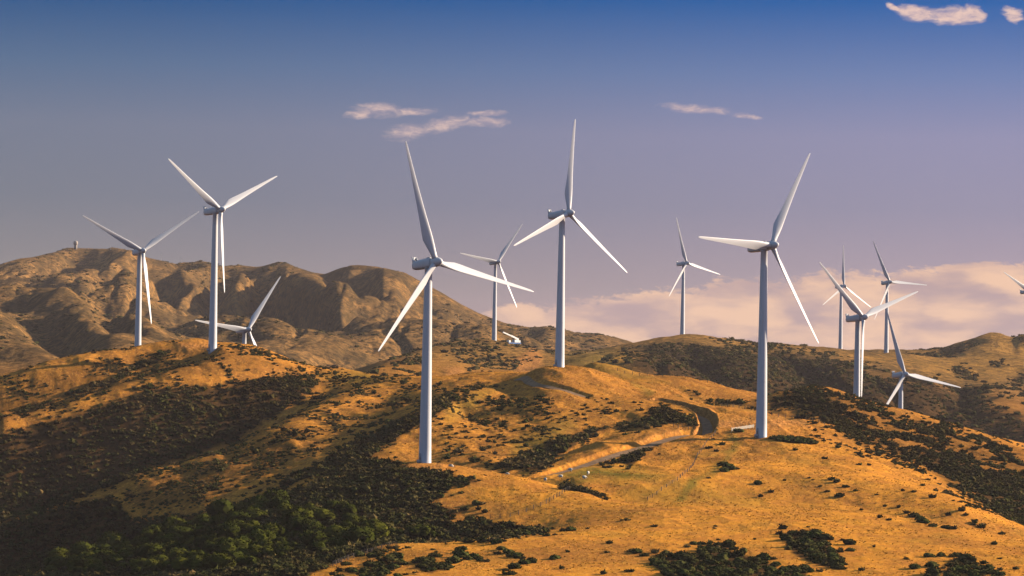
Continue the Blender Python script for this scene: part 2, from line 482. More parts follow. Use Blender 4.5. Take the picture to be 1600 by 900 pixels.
def ridged(x, y, s, wx, wy, warp):
    xx, yy = x + warp * fbm(x / 260, y / 360, s + 40, 3), y + warp * fbm(x / 200, y / 300, s + 60, 3)
    out, wgt, amp = 0, 1.0, 1.0
    for k in range(4):
        r_ = (1 - np.abs(vnoise(xx / wx, yy / wy, s + k)) * 2) ** 2
        out = out + amp * wgt * r_
        wgt = np.clip(r_ * 1.6, 0, 1)
        amp *= .48
        wx, wy = wx / 2.1, wy / 2.1
    return out - 0.8


Z = Z + far_w * (4 * gullied(X + Y * .12, Y, 31, 150, 560, 100) + 3.5 * ridged(X - Y * .15, Y, 61, 130, 420, 90) + 6 * gullied(X, Y, 33, 52, 170, 40) + 3.5 * gullied(X, Y, 35, 24, 60, 14))
mid_w = np.clip((Y - 1650) / 250, 0, 1) * np.clip((PXu - 880) / 80, 0, 1) * np.clip((2440 - Y) / 250, 0.12, 1)
Z = Z + mid_w * (10 * gullied(X, Y, 37, 90, 300, 50) + 4 * gullied(X, Y, 39, 40, 120, 20))
left_w = np.clip((560 - PXu) / 160, 0, 1) * np.clip((Y - 1000) / 120, 0, 1) * np.clip((1380 - Y) / 120, 0, 1)
Z = Z + left_w * (1.6 * gullied(X + Y * .25, Y, 41, 40, 220, 14) + 0.6 * gullied(X + Y * .2, Y, 43, 15, 70, 6))
Z = Z + fa * (2.0 * (rid - 0.75) * 2 + 5 * fbm(X / 60, Y / 110, 11, 6, 0.55))
gul = 1 - 2 * np.abs(fbm(X / 16 + Y / 60, Y / 45, 5, 3))
Z = Z + (1 - fa) * mid * ((0.5 + 0.6 * np.clip((Y - 900) / 150, 0, 1)) * fbm(X / 20, Y / 30, 21, 5, 0.55) + (0.25 + 0.4 * np.clip((Y - 900) / 150, 0, 1)) * (gul - 0.7) + 0.16 * fbm(X / 2.2, Y / 3.2, 23, 2))


# the skylines were surveyed most closely: bring them back after the fine relief
def skyline(pts_, d0, d1, dfull):
    q = np.array(pts_, float)
    k0, k1 = np.searchsorted(Dg[:, 0], d0), np.searchsorted(Dg[:, 0], d1)
    u_, w_ = ray(q[:, 0], q[:, 1])
    want = np.interp(ug * 100 / F, u_, w_)
    kk = k0 + np.argmax((Z / Dg)[k0:k1], 0)
    have = (Z / Dg)[kk, np.arange(Z.shape[1])]
    dz = (want - have) * Dg[kk, 0]
    edge = np.clip((ug * 100 / F - u_[0]) / .02, 0, 1) * np.clip((u_[-1] - ug * 100 / F) / .02, 0, 1)
    kw = np.exp(-np.linspace(-1.6, 1.6, 9) ** 2)
    dz = np.convolve(dz * edge, kw / kw.sum(), 'same')
    t_ = np.clip((Dg - dfull[0]) / (dfull[1] - dfull[0]), 0, 1)
    return dz[None] * t_ * t_ * (3 - 2 * t_)


far_sky = [(-250, 430), (-60, 418), (0, 413), (30, 404), (50, 402), (85, 394), (105, 387), (170, 389), (172, 386), (205, 391), (232, 403), (256, 408), (276, 413), (284, 410), (300, 410), (312, 408), (325, 409), (345, 416), (372, 414), (400, 417), (410, 416), (434, 409), (447, 410), (462, 417), (490, 426), (509, 428), (525, 421), (545, 415), (561, 414), (592, 417), (633, 426), (653, 437), (690, 457), (720, 475), (750, 490), (790, 505), (830, 512), (850, 510), (870, 515), (890, 524), (915, 541), (935, 552)]
Z = Z + skyline(far_sky, 3100, 5400, (2900, 3700))
right_sky = [(1400, 553), (1440, 550), (1470, 546), (1490, 537), (1515, 530), (1522, 528), (1535, 523), (1548, 519), (1562, 520), (1574, 525), (1584, 527), (1592, 524), (1610, 525), (1650, 520), (1720, 535)]
Z = Z + skyline(right_sky, 2700, 3400, (2550, 2850))


def zat(x, y):
    """height of the finished land"""
    x, y = np.asarray(x, float), np.asarray(y, float)
    u, v = uv(x, y)
    j = np.clip(np.searchsorted(ug, u) - 1, 0, len(ug) - 2)
    i = np.clip(np.searchsorted(lv, v) - 1, 0, len(lv) - 2)
    s = np.clip((u - ug[j]) / (ug[j + 1] - ug[j]), 0, 1)
    t = np.clip((v - lv[i]) / (lv[i + 1] - lv[i]), 0, 1)
    return (Z[i, j] * (1 - s) + Z[i, j + 1] * s) * (1 - t) + (Z[i + 1, j] * (1 - s) + Z[i + 1, j + 1] * s) * t


def hit(px, py, d0=560, d1=6000):
    """where the sight line through a photo pixel meets the land"""
    u, wv = ray(px, py)
    j = int(np.clip(np.searchsorted(ug, float(u) * F / 100), 0, len(ug) - 1))
    e = Z[:, j] / Dg[:, 0]
    k0, k1 = np.searchsorted(Dg[:, 0], d0), np.searchsorted(Dg[:, 0], d1)
    ok = np.nonzero(e[k0:k1] >= float(wv))[0]
    k = (k0 + ok[0]) if len(ok) else k0 + int(np.argmax(e[k0:k1]))
    D = Dg[k, 0]
    x = float(u) * D
    return np.array([x, D, float(zat(x, D))])


# roads: first find where they run, then cut them into the hill
def polyline(points, d0=560, step=3.0):
    h = np.array([hit(px, py, d0) for px, py in points])
    out = [h[0, :2]]
    for a, b in zip(h[:-1, :2], h[1:, :2]):
        m = max(1, int(np.linalg.norm(b - a) / step))
        for k in range(1, m + 1):
            out.append(a + (b - a) * k / m)
    out = np.array(out)
    for _ in range(12):
        out[1:-1] = (out[:-2] + 2 * out[1:-1] + out[2:]) / 4
    return out


lower_road = polyline([(834, 744), (860, 739), (900, 727), (940, 715), (980, 702), (1020, 690), (1050, 681), (1078, 675), (1100, 673)], 930)
upper_road = polyline([(1100, 673), (1107, 662), (1105, 650), (1095, 640), (1075, 632), (1052, 627), (1030, 623)], 1050)
knoll_road = polyline([(912, 618), (897, 612), (875, 606), (852, 602), (828, 596), (808, 589)], 1100)


def line_dist(line, x, y):
    d = np.full(x.shape, 1e9)
    for q in line:
        d = np.minimum(d, (x - q[0]) ** 2 + (y - q[1]) ** 2)
    return np.sqrt(d)


CUT = np.zeros(Z.shape, np.float32)
for line, h, half, soft in ((upper_road, 3.4, 2.7, 1.3), (knoll_road, 1.0, 2.6, 1.5), (lower_road, 1.3, 3.4, 2.0)):
    x0, x1, y0, y1 = line[:, 0].min() - 12, line[:, 0].max() + 12, line[:, 1].min() - 12, line[:, 1].max() + 12
    ii, jj = np.nonzero((X > x0) & (X < x1) & (Y > y0) & (Y < y1))
    d = line_dist(line, X[ii, jj], Y[ii, jj])
    t = np.clip(1 - (d - half) / soft, 0, 1)
    Z[ii, jj] -= h * t * t * (3 - 2 * t)
    CUT[ii, jj] = np.maximum(CUT[ii, jj], np.clip(1.2 - np.abs(d - half - soft * .4) / 1.6, 0, 1) * (h > 1.5))

NR, NC = Z.shape
PX, PY = proj(X, Y, Z)


# ------------------------------------------------------------------ ground cover
def poly_mask(px, py, poly, soft):
    """1 inside the outline, falling to 0 over `soft` pixels"""
    poly = np.array(poly, float)
    inside = np.zeros(px.shape, bool)
    d2 = np.full(px.shape, 1e9)
    for (x0, y0), (x1, y1) in zip(poly, np.roll(poly, -1, 0)):
        c = (y0 > py) != (y1 > py)
        with np.errstate(divide='ignore', invalid='ignore'):
            inside ^= c & (px < (x1 - x0) * (py - y0) / (y1 - y0) + x0)
        dx, dy = x1 - x0, y1 - y0
        t = np.clip(((px - x0) * dx + (py - y0) * dy) / (dx * dx + dy * dy + 1e-9), 0, 1)
        d2 = np.minimum(d2, (px - x0 - t * dx) ** 2 + (py - y0 - t * dy) ** 2)
    sd = np.sqrt(d2) * np.where(inside, 1, -1)
    return np.clip(sd / soft * 0.5 + 0.5, 0, 1)


# (outline, density, edge softness, nearest, farthest)
SCRUB = [
    ([(0, 650), (60, 628), (130, 604), (200, 578), (250, 547), (275, 545), (250, 570), (170, 603), (60, 640), (-60, 680), (-60, 670)], .95, 10, 1000, 1700),
    ([(80, 600), (100, 585), (135, 577), (150, 588), (110, 606)], .6, 10, 1000, 1700),
    ([(335, 546), (370, 545), (430, 552), (390, 560), (350, 562)], .6, 10, 1000, 1700),
    ([(-80, 700), (0, 672), (60, 658), (160, 628), (240, 598), (330, 597), (420, 585), (470, 580), (515, 600), (440, 648), (372, 696), (240, 738), (172, 768), (0, 830), (-80, 850)], .85, 16, 1000, 1700),
    ([(172, 768), (240, 737), (372, 690), (440, 660), (480, 720), (430, 740), (330, 790), (220, 810)], .56, 14, 900, 1400),
    ([(-80, 830), (0, 812), (170, 775), (220, 812), (330, 795), (250, 850), (120, 885), (0, 905), (-80, 910)], .92, 14, 850, 1400),
    ([(100, 885), (300, 812), (400, 772), (480, 735), (560, 690), (640, 650), (690, 624), (745, 608), (700, 640), (620, 688), (585, 712), (640, 724), (600, 736), (480, 752), (300, 830), (150, 880)], .92, 10, 900, 1350),
    ([(30, 910), (140, 862), (330, 802), (470, 748), (560, 732), (640, 729), (676, 733), (760, 748), (706, 764), (692, 780), (676, 786), (710, 790), (750, 796), (706, 808), (700, 814), (770, 816), (840, 826), (860, 834), (770, 840), (700, 846), (640, 849), (560, 866), (520, 885), (480, 905)], 1.0, 8, 690, 985),
    ([(1083, 852), (1112, 848), (1158, 861), (1197, 875), (1212, 885), (1267, 892), (1267, 905), (1040, 905), (1015, 878), (1038, 863), (1060, 868), (1092, 862)], .85, 6, 650, 850),
    ([(1220, 834), (1251, 830), (1267, 830), (1290, 842), (1302, 857), (1321, 877), (1325, 892), (1290, 885), (1251, 871), (1228, 854)], .9, 5, 650, 850),
    ([(1445, 895), (1476, 881), (1484, 869), (1511, 869), (1538, 881), (1573, 893), (1573, 905), (1445, 905)], .75, 6, 650, 850),
    ([(576, 886), (590, 876), (624, 870), (636, 882), (612, 894), (600, 905), (560, 905)], .8, 6, 650, 800),
    ([(650, 876), (664, 872), (680, 878), (698, 888), (674, 898), (656, 894)], .9, 6, 650, 800),
    ([(470, 900), (540, 885), (570, 892), (640, 897), (640, 905), (470, 905)], .5, 8, 650, 800),
    ([(1195, 618), (1250, 604), (1290, 602), (1340, 620), (1400, 638), (1450, 650), (1545, 680), (1600, 700), (1700, 736), (1700, 870), (1600, 830), (1540, 798), (1480, 768), (1440, 738), (1400, 718), (1340, 690), (1300, 680), (1280, 662), (1230, 642), (1200, 638)], .61, 10, 900, 1330),
    ([(1280, 672), (1340, 662), (1400, 690), (1480, 692), (1600, 745), (1640, 840), (1600, 826), (1520, 790), (1440, 732), (1360, 702)], .85, 20, 900, 1330),
    ([(1200, 622), (1250, 608), (1290, 612), (1330, 630), (1290, 640), (1240, 638), (1200, 642)], .92, 8, 1000, 1330),
    ([(969, 672), (987, 664), (1006, 653), (1022, 641), (1034, 634), (1050, 642), (1069, 649), (1084, 651), (1100, 670), (1077, 669), (1053, 664), (1040, 663), (1010, 669)], .85, 6, 1000, 1250),
    ([(760, 725), (800, 714), (830, 705), (870, 680), (920, 670), (965, 666), (930, 680), (910, 694), (880, 715), (850, 735), (800, 735)], .95, 8, 980, 1200),
    ([(690, 620), (760, 610), (830, 612), (900, 630), (1000, 640), (980, 665), (900, 680), (830, 700), (760, 715), (690, 715)], .30, 14, 1000, 1350),
    ([(420, 620), (520, 600), (640, 600), (690, 610), (620, 660), (540, 700), (460, 740), (400, 700)], .30, 14, 1000, 1450),
    ([(-40, 612), (60, 578), (140, 556), (260, 535), (400, 537), (480, 570), (600, 590), (640, 600), (520, 600), (420, 590), (240, 600), (60, 655), (-40, 690)], .54, 14, 1200, 1500),
    ([(1105, 628), (1150, 622), (1200, 632), (1205, 644), (1150, 636)], .75, 6, 1150, 1330),
    ([(875, 753), (905, 762), (950, 777), (958, 783), (920, 780), (885, 764)], .95, 4, 900, 985),
    ([(942, 730), (966, 715), (982, 707), (1008, 704), (1015, 696), (1031, 692), (1007, 709), (1002, 722), (982, 730), (966, 725)], .85, 4, 950, 1080),
]
FAR_SCRUB = [
    ([(940, 580), (990, 552), (1080, 537), (1160, 540), (1230, 548), (1300, 562), (1350, 575), (1400, 590), (1480, 600), (1540, 625), (1600, 640), (1660, 720), (1400, 700), (1200, 640), (1050, 596)], .8, 14, 1560, 2620),
    ([(690, 545), (760, 545), (810, 548), (838, 556), (800, 570), (790, 585), (740, 577), (700, 560)], .5, 10, 1700, 2450),
    ([(590, 580), (650, 552), (668, 556), (662, 592), (600, 592)], .5, 10, 1700, 2450),
    ([(1490, 600), (1560, 590), (1640, 600), (1640, 660), (1560, 640)], .25, 14, 1700, 2620),
    ([(1476, 552), (1484, 544), (1500, 539), (1530, 536), (1514, 545), (1494, 555)], 1.0, 4, 2450, 3050),
    ([(1545, 568), (1566, 565), (1575, 573), (1556, 572)], 1.0, 3, 2200, 2900),
    ([(1484, 574), (1502, 572), (1532, 592), (1526, 600), (1504, 594)], .8, 6, 1900, 2700),
    ([(1570, 588), (1600, 582), (1640, 590), (1630, 606), (1580, 604)], .7, 8, 1900, 2700),
    ([(1588, 530), (1600, 526), (1620, 530), (1612, 540), (1594, 539)], .9, 4, 2600, 3100),
    ([(1420, 556), (1500, 543), (1500, 548), (1440, 560)], .7, 6, 2600, 3050),
]
SOIL = [
    ([(806, 558), (816, 554), (834, 543), (842, 550), (848, 562), (844, 570), (836, 580), (826, 586), (810, 584), (803, 576)], 1.0, 4, 1500, 2600),
    ([(690, 575), (716, 572), (734, 590), (700, 594)], .8, 5, 1500, 2400),
    ([(1010, 678), (1060, 668), (1064, 674), (1012, 690), (975, 698)], .45, 4, 1000, 1150),
    ([(275, 537), (330, 533), (334, 546), (280, 546)], .8, 5, 1300, 1500),
    ([(1118, 652), (1180, 652), (1262, 655), (1264, 668), (1120, 670)], .8, 5, 1080, 1145),
    ([(615, 722), (640, 718), (700, 722), (690, 732), (630, 732)], .6, 5, 930, 975),
]
GREEN = [
    ([(890, 563), (940, 556), (985, 578), (1000, 592), (950, 592)], .6, 26, 1300, 2600),
    ([(985, 600), (1022, 612), (1012, 616)], .8, 5, 1150, 1400),
    ([(870, 742), (930, 728), (985, 732), (1050, 744), (1000, 750), (930, 746), (900, 756)], .8, 8, 900, 1050),
    ([(1050, 785), (1078, 745), (1104, 738), (1088, 765), (1068, 786)], .75, 6, 860, 1050),
    ([(1100, 740), (1130, 712), (1146, 694), (1134, 680), (1150, 678), (1158, 696), (1140, 716), (1112, 744)], .6, 5, 900, 1090),
    ([(500, 588), (560, 580), (610, 592), (560, 600)], .6, 10, 1300, 1500),
    ([(690, 640), (735, 612), (775, 606), (740, 640), (700, 660)], .5, 10, 1050, 1400),
    ([(800, 690), (850, 668), (890, 655), (900, 668), (840, 700), (800, 712)], .5, 10, 1000, 1200),
    ([(940, 745), (1000, 760), (1100, 760), (1200, 775), (1200, 790), (1000, 786)], .35, 10, 860, 1000),
]
SERE = [
    ([(-200, 560), (150, 520), (340, 525), (500, 560), (800, 570), (880, 600), (960, 610), (1040, 650), (1000, 675), (880, 715), (760, 725), (640, 722), (560, 745), (400, 800), (200, 880), (-200, 920)], 1.0, 40, 930, 1700),
    ([(1190, 600), (1300, 600), (1700, 700), (1700, 860), (1480, 780), (1290, 690)], .7, 20, 900, 1340),
    ([(560, 600), (700, 525), (860, 540), (900, 580), (800, 600)], .5, 20, 1500, 2600),
]
LIT = [  # far slopes given a lighter gold to look sunlit
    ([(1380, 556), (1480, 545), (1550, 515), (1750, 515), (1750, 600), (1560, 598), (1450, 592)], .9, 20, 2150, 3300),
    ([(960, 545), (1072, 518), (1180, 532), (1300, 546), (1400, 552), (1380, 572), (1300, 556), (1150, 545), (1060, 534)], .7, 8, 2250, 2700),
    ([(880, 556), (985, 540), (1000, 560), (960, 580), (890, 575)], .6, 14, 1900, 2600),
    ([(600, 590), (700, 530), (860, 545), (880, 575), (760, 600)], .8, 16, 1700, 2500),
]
pxw = PX + 9 * fbm(X / 9, Y / 22, 51, 3)
pyw = PY + 6 * fbm(X / 9, Y / 22, 57, 3)


def layer(table):
    out = np.zeros(Z.shape, np.float32)
    for poly, dens, soft, d0, d1 in table:
        q = np.array(poly)
        i0, i1 = np.searchsorted(Dg[:, 0], d0), np.searchsorted(Dg[:, 0], d1)
        sl = slice(i0, i1)
        bx = (pxw[sl] > q[:, 0].min() - soft) & (pxw[sl] < q[:, 0].max() + soft) & (pyw[sl] > q[:, 1].min() - soft) & (pyw[sl] < q[:, 1].max() + soft)
        a, b = np.nonzero(bx)
        v = poly_mask(pxw[sl][a, b], pyw[sl][a, b], poly, soft) * dens
        out[a + i0, b] = np.maximum(out[a + i0, b], v)
    return out


cover = np.maximum(layer(SCRUB), layer(FAR_SCRUB))
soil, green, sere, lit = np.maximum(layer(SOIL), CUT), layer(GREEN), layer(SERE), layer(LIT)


# ------------------------------------------------------------------ materials
def principled(nt, col, rough=0.9, spec=0.2, normal=None):
    b = nt.n('ShaderNodeBsdfPrincipled')
    nt.put(b.inputs['Base Color'], col if isinstance(col, bpy.types.NodeSocket) else (*col, 1))
    b.inputs['Roughness'].default_value = rough
    b.inputs['Specular IOR Level'].default_value = spec
    if normal is not None:
        nt.link(normal, b.inputs['Normal'])
    o = nt.n('ShaderNodeOutputMaterial')
    nt.link(b.outputs[0], o.inputs[0])
    return b


def bump(nt, height, strength, dist):
    b = nt.n('ShaderNodeBump')
    b.inputs['Strength'].default_value = strength
    b.inputs['Distance'].default_value = dist
    nt.link(height, b.inputs['Height'])
    return b.outputs[0]


def new_mat(name):
    m = bpy.data.materials.new(name)
    m.use_nodes = True
    return m, NT(m.node_tree)


GOLD, TAN, BROWN = (0.72, 0.302, 0.036), (0.54, 0.212, 0.038), (0.30, 0.125, 0.032)
M = {}
m, t = new_mat('dry_grass_hill')
co = t.n('ShaderNodeTexCoord').outputs['Object']
n_big = t.noise(co, 0.018, 4, 0.6)
n_mid = t.noise(co, 0.11, 5, 0.65)
n_fine = t.noise(t.mapping(co, (1, 0.45, 1), (0, 0, 0.5)), 0.9, 4, 0.7)
n_tus = t.noise(co, 2.6, 3, 0.7)
n_comb = t.noise(t.mapping(co, (0.05, 0.5, 0.5), (0, 0, 0.35)), 3.0, 5, 0.65)
sx0 = t.n('ShaderNodeSeparateXYZ')
t.link(co, sx0.inputs[0])
far0 = sx0.outputs[1]
base = t.mix(t.ss(n_mid, 0.36, 0.62), TAN, GOLD)
base = t.mix(t.m('MULTIPLY', t.ss(t.m('ADD', n_big, t.ss(far0, 940, 1250, -0.02, 0.12)), 0.44, 0.66), 0.75), base, BROWN)
base = t.mix(t.m('MULTIPLY', t.ss(t.noise(t.mapping(co, (1, 0.7, 1), (0, 0, 0.4)), 0.045, 4, 0.6), 0.52, 0.68), 0.45), base, (0.36, 0.20, 0.035))
n_ser = t.noise(t.mapping(co, (1, 0.6, 1)), 0.32, 5, 0.72)
serc = t.mix(t.ss(n_mid, 0.36, 0.64), (0.30, 0.128, 0.030), (0.58, 0.240, 0.034))
serc = t.mix(t.m('MULTIPLY', t.ss(n_ser, 0.48, 0.62), 0.7), serc, (0.125, 0.062, 0.022))
base = t.mix(t.m('MULTIPLY', t.attr('sere'), 0.88), base, serc)
base = t.mix(t.m('MULTIPLY', t.ss(n_fine, 0.50, 0.70), 0.7), base, (0.78, 0.385, 0.066))
base = t.mix(t.m('MULTIPLY', t.ss(n_tus, 0.56, 0.74), 0.4), base, (0.19, 0.095, 0.028))
base = t.mix(t.m('MULTIPLY', t.ss(n_comb, 0.5, 0.66), 0.5), base, TAN)
far_f = t.n('ShaderNodeSeparateXYZ')
t.link(co, far_f.inputs[0])
dist = far_f.outputs[1]
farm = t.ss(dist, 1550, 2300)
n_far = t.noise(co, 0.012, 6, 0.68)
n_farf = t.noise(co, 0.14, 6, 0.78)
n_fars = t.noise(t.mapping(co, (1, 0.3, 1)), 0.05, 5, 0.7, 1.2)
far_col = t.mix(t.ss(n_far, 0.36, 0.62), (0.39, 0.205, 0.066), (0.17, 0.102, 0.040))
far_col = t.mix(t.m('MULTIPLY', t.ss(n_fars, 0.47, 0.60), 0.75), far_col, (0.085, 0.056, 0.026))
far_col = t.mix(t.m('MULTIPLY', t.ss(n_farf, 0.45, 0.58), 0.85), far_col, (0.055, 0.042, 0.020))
far_col = t.mix(t.m('MULTIPLY', t.attr('sunlit'), t.ss(n_farf, 0.60, 0.42, 0.25, 1.0)), far_col, t.mix(t.ss(n_fars, 0.4, 0.6), (0.50, 0.255, 0.055), (0.34, 0.185, 0.045)))  # sunlight on the far slopes mixed into the ground colour
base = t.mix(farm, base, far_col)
gr = t.m('MULTIPLY', t.attr('green'), t.ss(n_mid, 0.30, 0.55, 0.5, 1.0))
base = t.mix(gr, base, (0.15, 0.15, 0.025))
so = t.m('MULTIPLY', t.attr('soil'), t.ss(n_mid, 0.3, 0.5, 0.55, 1.0))
base = t.mix(so, base, t.mix(t.ss(n_fine, 0.4, 0.65), (0.40, 0.165, 0.045), (0.62, 0.29, 0.085)))
cvr = t.m('ADD', t.attr('cover'), t.m('MULTIPLY', t.m('SUBTRACT', n_mid, 0.5), 0.9))
base = t.mix(t.m('MULTIPLY', t.ss(cvr, 0.35, 0.85), 0.9), base, t.mix(t.ss(n_tus, 0.4, 0.65), (0.022, 0.018, 0.011), (0.052, 0.036, 0.018)))
hgt = t.m('ADD', t.m('MULTIPLY', n_fine, 0.5), t.m('ADD', t.m('MULTIPLY', n_tus, 0.35), t.m('MULTIPLY', n_mid, 1.2)))
hgt = t.m('ADD', hgt, t.m('MULTIPLY', t.m('MULTIPLY', n_farf, farm), 15.0))
hgt = t.m('ADD', hgt, t.m('MULTIPLY', t.m('MULTIPLY', n_ser, t.attr('soil')), 7.0))
principled(t, base, 0.95, 0.0, bump(t, hgt, 0.55, 1.0))
M['ground'] = m

m, t = new_mat('gravel_road')
co = t.n('ShaderNodeTexCoord').outputs['Object']
c = t.mix(t.ss(t.noise(co, 0.35, 5, 0.7), 0.35, 0.65), (0.19, 0.115, 0.060), (0.28, 0.175, 0.095))
principled(t, c, 0.95, 0.1, bump(t, t.noise(co, 3, 3), 0.3, 0.1))
M['road'] = m


def foliage(name, cols, noise_scale=1.2):
    m, t = new_mat(name)
    co = t.n('ShaderNodeTexCoord').outputs['Object']
    tint = t.attr('tint')
    c = t.ramp(tint, [(i / (len(cols) - 1), q) for i, q in enumerate(cols)])
    f = t.noise(co, noise_scale, 3, 0.7)
    c = t.mix(t.ss(f, 0.4, 0.65), c, t.mix(1.0, c, (1.7, 1.6, 1.4), 'MULTIPLY'))
    b = principled(t, c, 0.9, 0.0)
    M[name] = m


foliage('scrub_leaves', [(0.030, 0.025, 0.011), (0.054, 0.044, 0.016), (0.042, 0.047, 0.014), (0.105, 0.074, 0.030)])
foliage('shrub_leaves', [(0.040, 0.040, 0.013), (0.060, 0.058, 0.018), (0.046, 0.055, 0.015)])
foliage('tree_leaves', [(0.027, 0.034, 0.006), (0.040, 0.047, 0.007), (0.052, 0.056, 0.008)])
foliage('tussock', [(0.44, 0.175, 0.032), (0.66, 0.272, 0.038), (0.74, 0.325, 0.046), (0.79, 0.39, 0.075)])
foliage('green_shrub_leaves', [(0.045, 0.056, 0.016), (0.075, 0.082, 0.024)])


def plain(name, col, rough=0.5, spec=0.4, var=0.06):
    m, t = new_mat(name)
    co = t.n('ShaderNodeTexCoord').outputs['Object']
    c = t.mix(t.m('MULTIPLY', t.ss(t.noise(co, 0.7, 4, 0.6), 0.4, 0.7), 1.0), col, tuple(v * (1 - var) for v in col))
    principled(t, c, rough, spec)
    M[name] = m


m, t = new_mat('turbine_white')
co = t.n('ShaderNodeTexCoord').outputs['Object']
c = t.mix(t.m('MULTIPLY', t.ss(t.noise(t.mapping(co, (1, 1, 0.06)), 1.6, 4, 0.6), 0.45, 0.75), 0.6), (0.59, 0.605, 0.63), (0.50, 0.505, 0.51))
principled(t, c, 0.4, 0.35)
M['turbine_white'] = m
plain('metal_grey', (0.35, 0.36, 0.37), 0.5)
plain('dark_metal', (0.06, 0.06, 0.065), 0.5)
plain('weathered_wood', (0.16, 0.12, 0.085), 0.9, 0.1, 0.4)
plain('painted_wood', (0.62, 0.55, 0.44), 0.7, 0.2, 0.2)
plain('wool', (0.72, 0.66, 0.55), 0.95, 0.1, 0.2)
plain('concrete', (0.42, 0.37, 0.32), 0.9, 0.1, 0.25)
plain('crane_white', (0.8, 0.79, 0.76), 0.4)
plain('crane_blue', (0.05, 0.16, 0.42), 0.4)
plain('rubber', (0.02, 0.02, 0.02), 0.8)
plain('bark', (0.09, 0.065, 0.045), 0.95, 0.1, 0.4)
plain('pale_stone', (0.55, 0.48, 0.40), 0.9, 0.1, 0.3)


# ------------------------------------------------------------------ mesh helpers
def raw_mesh(name, verts, faces, mat=None, smooth=False, attrs=None):
    """verts (n,3); faces (k,3) or (k,4) arrays"""
    me = bpy.data.meshes.new(name)
    faces = np.asarray(faces, np.int32)
    k, s = faces.shape
    me.vertices.add(len(verts))
    me.vertices.foreach_set('co', np.asarray(verts, np.float32).ravel())
    me.loops.add(k * s)
    me.loops.foreach_set('vertex_index', faces.ravel())
    me.polygons.add(k)
    me.polygons.foreach_set('loop_start', np.arange(0, k * s, s, dtype=np.int32))
    me.polygons.foreach_set('loop_total', np.full(k, s, np.int32))
    me.polygons.foreach_set('use_smooth', np.full(k, smooth, bool))
    for nm, a in (attrs or {}).items():
        me.attributes.new(nm, 'FLOAT', 'POINT').data.foreach_set('value', np.asarray(a, np.float32).ravel())
    me.update(calc_edges=True)
    if mat:
        me.materials.append(M[mat])
    return me


def link(name, me, parent=None, **props):
    o = bpy.data.objects.new(name, me)
    COL.objects.link(o)
    if parent:
        o.parent = parent
    for k, v in props.items():
        if v is not None:
            o[k] = v
    return o


def empty(name, loc, rz=0.0, **props):
    o = link(name, None, None, **props)
    o.location = loc
    o.rotation_euler = (0, 0, rz)
    o.empty_display_size = 1
    return o


def bm_obj(name, bm, mat, parent=None, smooth=False, **props):
    me = bpy.data.meshes.new(name)
    bmesh.ops.recalc_face_normals(bm, faces=bm.faces)
    bm.to_mesh(me)
    bm.free()
    for p in me.polygons:
        p.use_smooth = smooth
    me.materials.append(M[mat])
    return link(name, me, parent, **props)


def add_box(bm, c, s, rot=None, bev=0.0):
    r = bmesh.ops.create_cube(bm, size=1.0)
    vs = r['verts']
    for v in vs:
        v.co = Vector((v.co.x * s[0], v.co.y * s[1], v.co.z * s[2]))
    if bev:
        es = list({e for v in vs for e in v.link_edges})
        b = bmesh.ops.bevel(bm, geom=es, offset=bev, segments=2, affect='EDGES')
        vs = list({v for f in b['faces'] for v in f.verts} | {v for v in vs if v.is_valid})
    for v in vs:
        q = v.co.copy()
        if rot is not None:
            q = rot @ q
        v.co = q + Vector(c)


def add_rings(bm, rings, cap=True):
    """skin a list of equal-length rings of points"""
    rows = [[bm.verts.new(p) for p in r] for r in rings]
    k = len(rows[0])
    for a, b in zip(rows[:-1], rows[1:]):
        for i in range(k):
            bm.faces.new((a[i], a[(i + 1) % k], b[(i + 1) % k], b[i]))
    if cap:
        bm.faces.new(rows[0][::-1])
        bm.faces.new(rows[-1])


def lathe(bm, prof, seg=32, c=(0, 0, 0)):
    add_rings(bm, [[(c[0] + r * math.cos(2 * math.pi * i / seg), c[1] + r * math.sin(2 * math.pi * i / seg), c[2] + z) for i in range(seg)] for r, z in prof])


def add_tube(bm, a, b, r0, r1=None, seg=8):
    a, b = Vector(a), Vector(b)
    r1 = r0 if r1 is None else r1
    q = (b - a).to_track_quat('Z', 'Y')
    add_rings(bm, [[tuple(p + q @ Vector((r * math.cos(2 * math.pi * i / seg), r * math.sin(2 * math.pi * i / seg), 0))) for i in range(seg)] for p, r in ((a, r0), (b, r1))])


# ------------------------------------------------------------------ the land
idx = np.arange(NR * NC).reshape(NR, NC)
quads = np.stack([idx[:-1, :-1], idx[:-1, 1:], idx[1:, 1:], idx[1:, :-1]], -1).reshape(-1, 4)
me = raw_mesh('hills', np.stack([X, Y, Z], -1).reshape(-1, 3), quads, 'ground', True, {'cover': cover, 'soil': soil, 'green': green, 'sere': sere, 'sunlit': lit})
link('hills', me, kind='structure')


def road(name, line, half, lift):
    d = np.gradient(line, axis=0)
    d /= np.linalg.norm(d, axis=1)[:, None]
    nrm = np.stack([-d[:, 1], d[:, 0]], 1)
    cols = []
    for s in (-1, -.5, 0, .5, 1):
        q = line + nrm * (s * half * (1 + 0.08 * fbm(line[:, 0] / 6, line[:, 1] / 6 + s * 3, 77, 2))[:, None])
        cols.append(np.column_stack([q, zat(q[:, 0], q[:, 1]) + lift]))
    v = np.stack(cols, 1)
    for _ in range(3):
        v[1:-1, :, 2] = np.maximum(v[1:-1, :, 2], (v[:-2, :, 2] + v[2:, :, 2]) / 2)
    k, c = v.shape[:2]
    ix = np.arange(k * c).reshape(k, c)
    f = np.stack([ix[:-1, :-1], ix[1:, :-1], ix[1:, 1:], ix[:-1, 1:]], -1).reshape(-1, 4)
    me = raw_mesh(name, v.reshape(-1, 3), f, 'road', True)
    link(name, me, kind='structure')


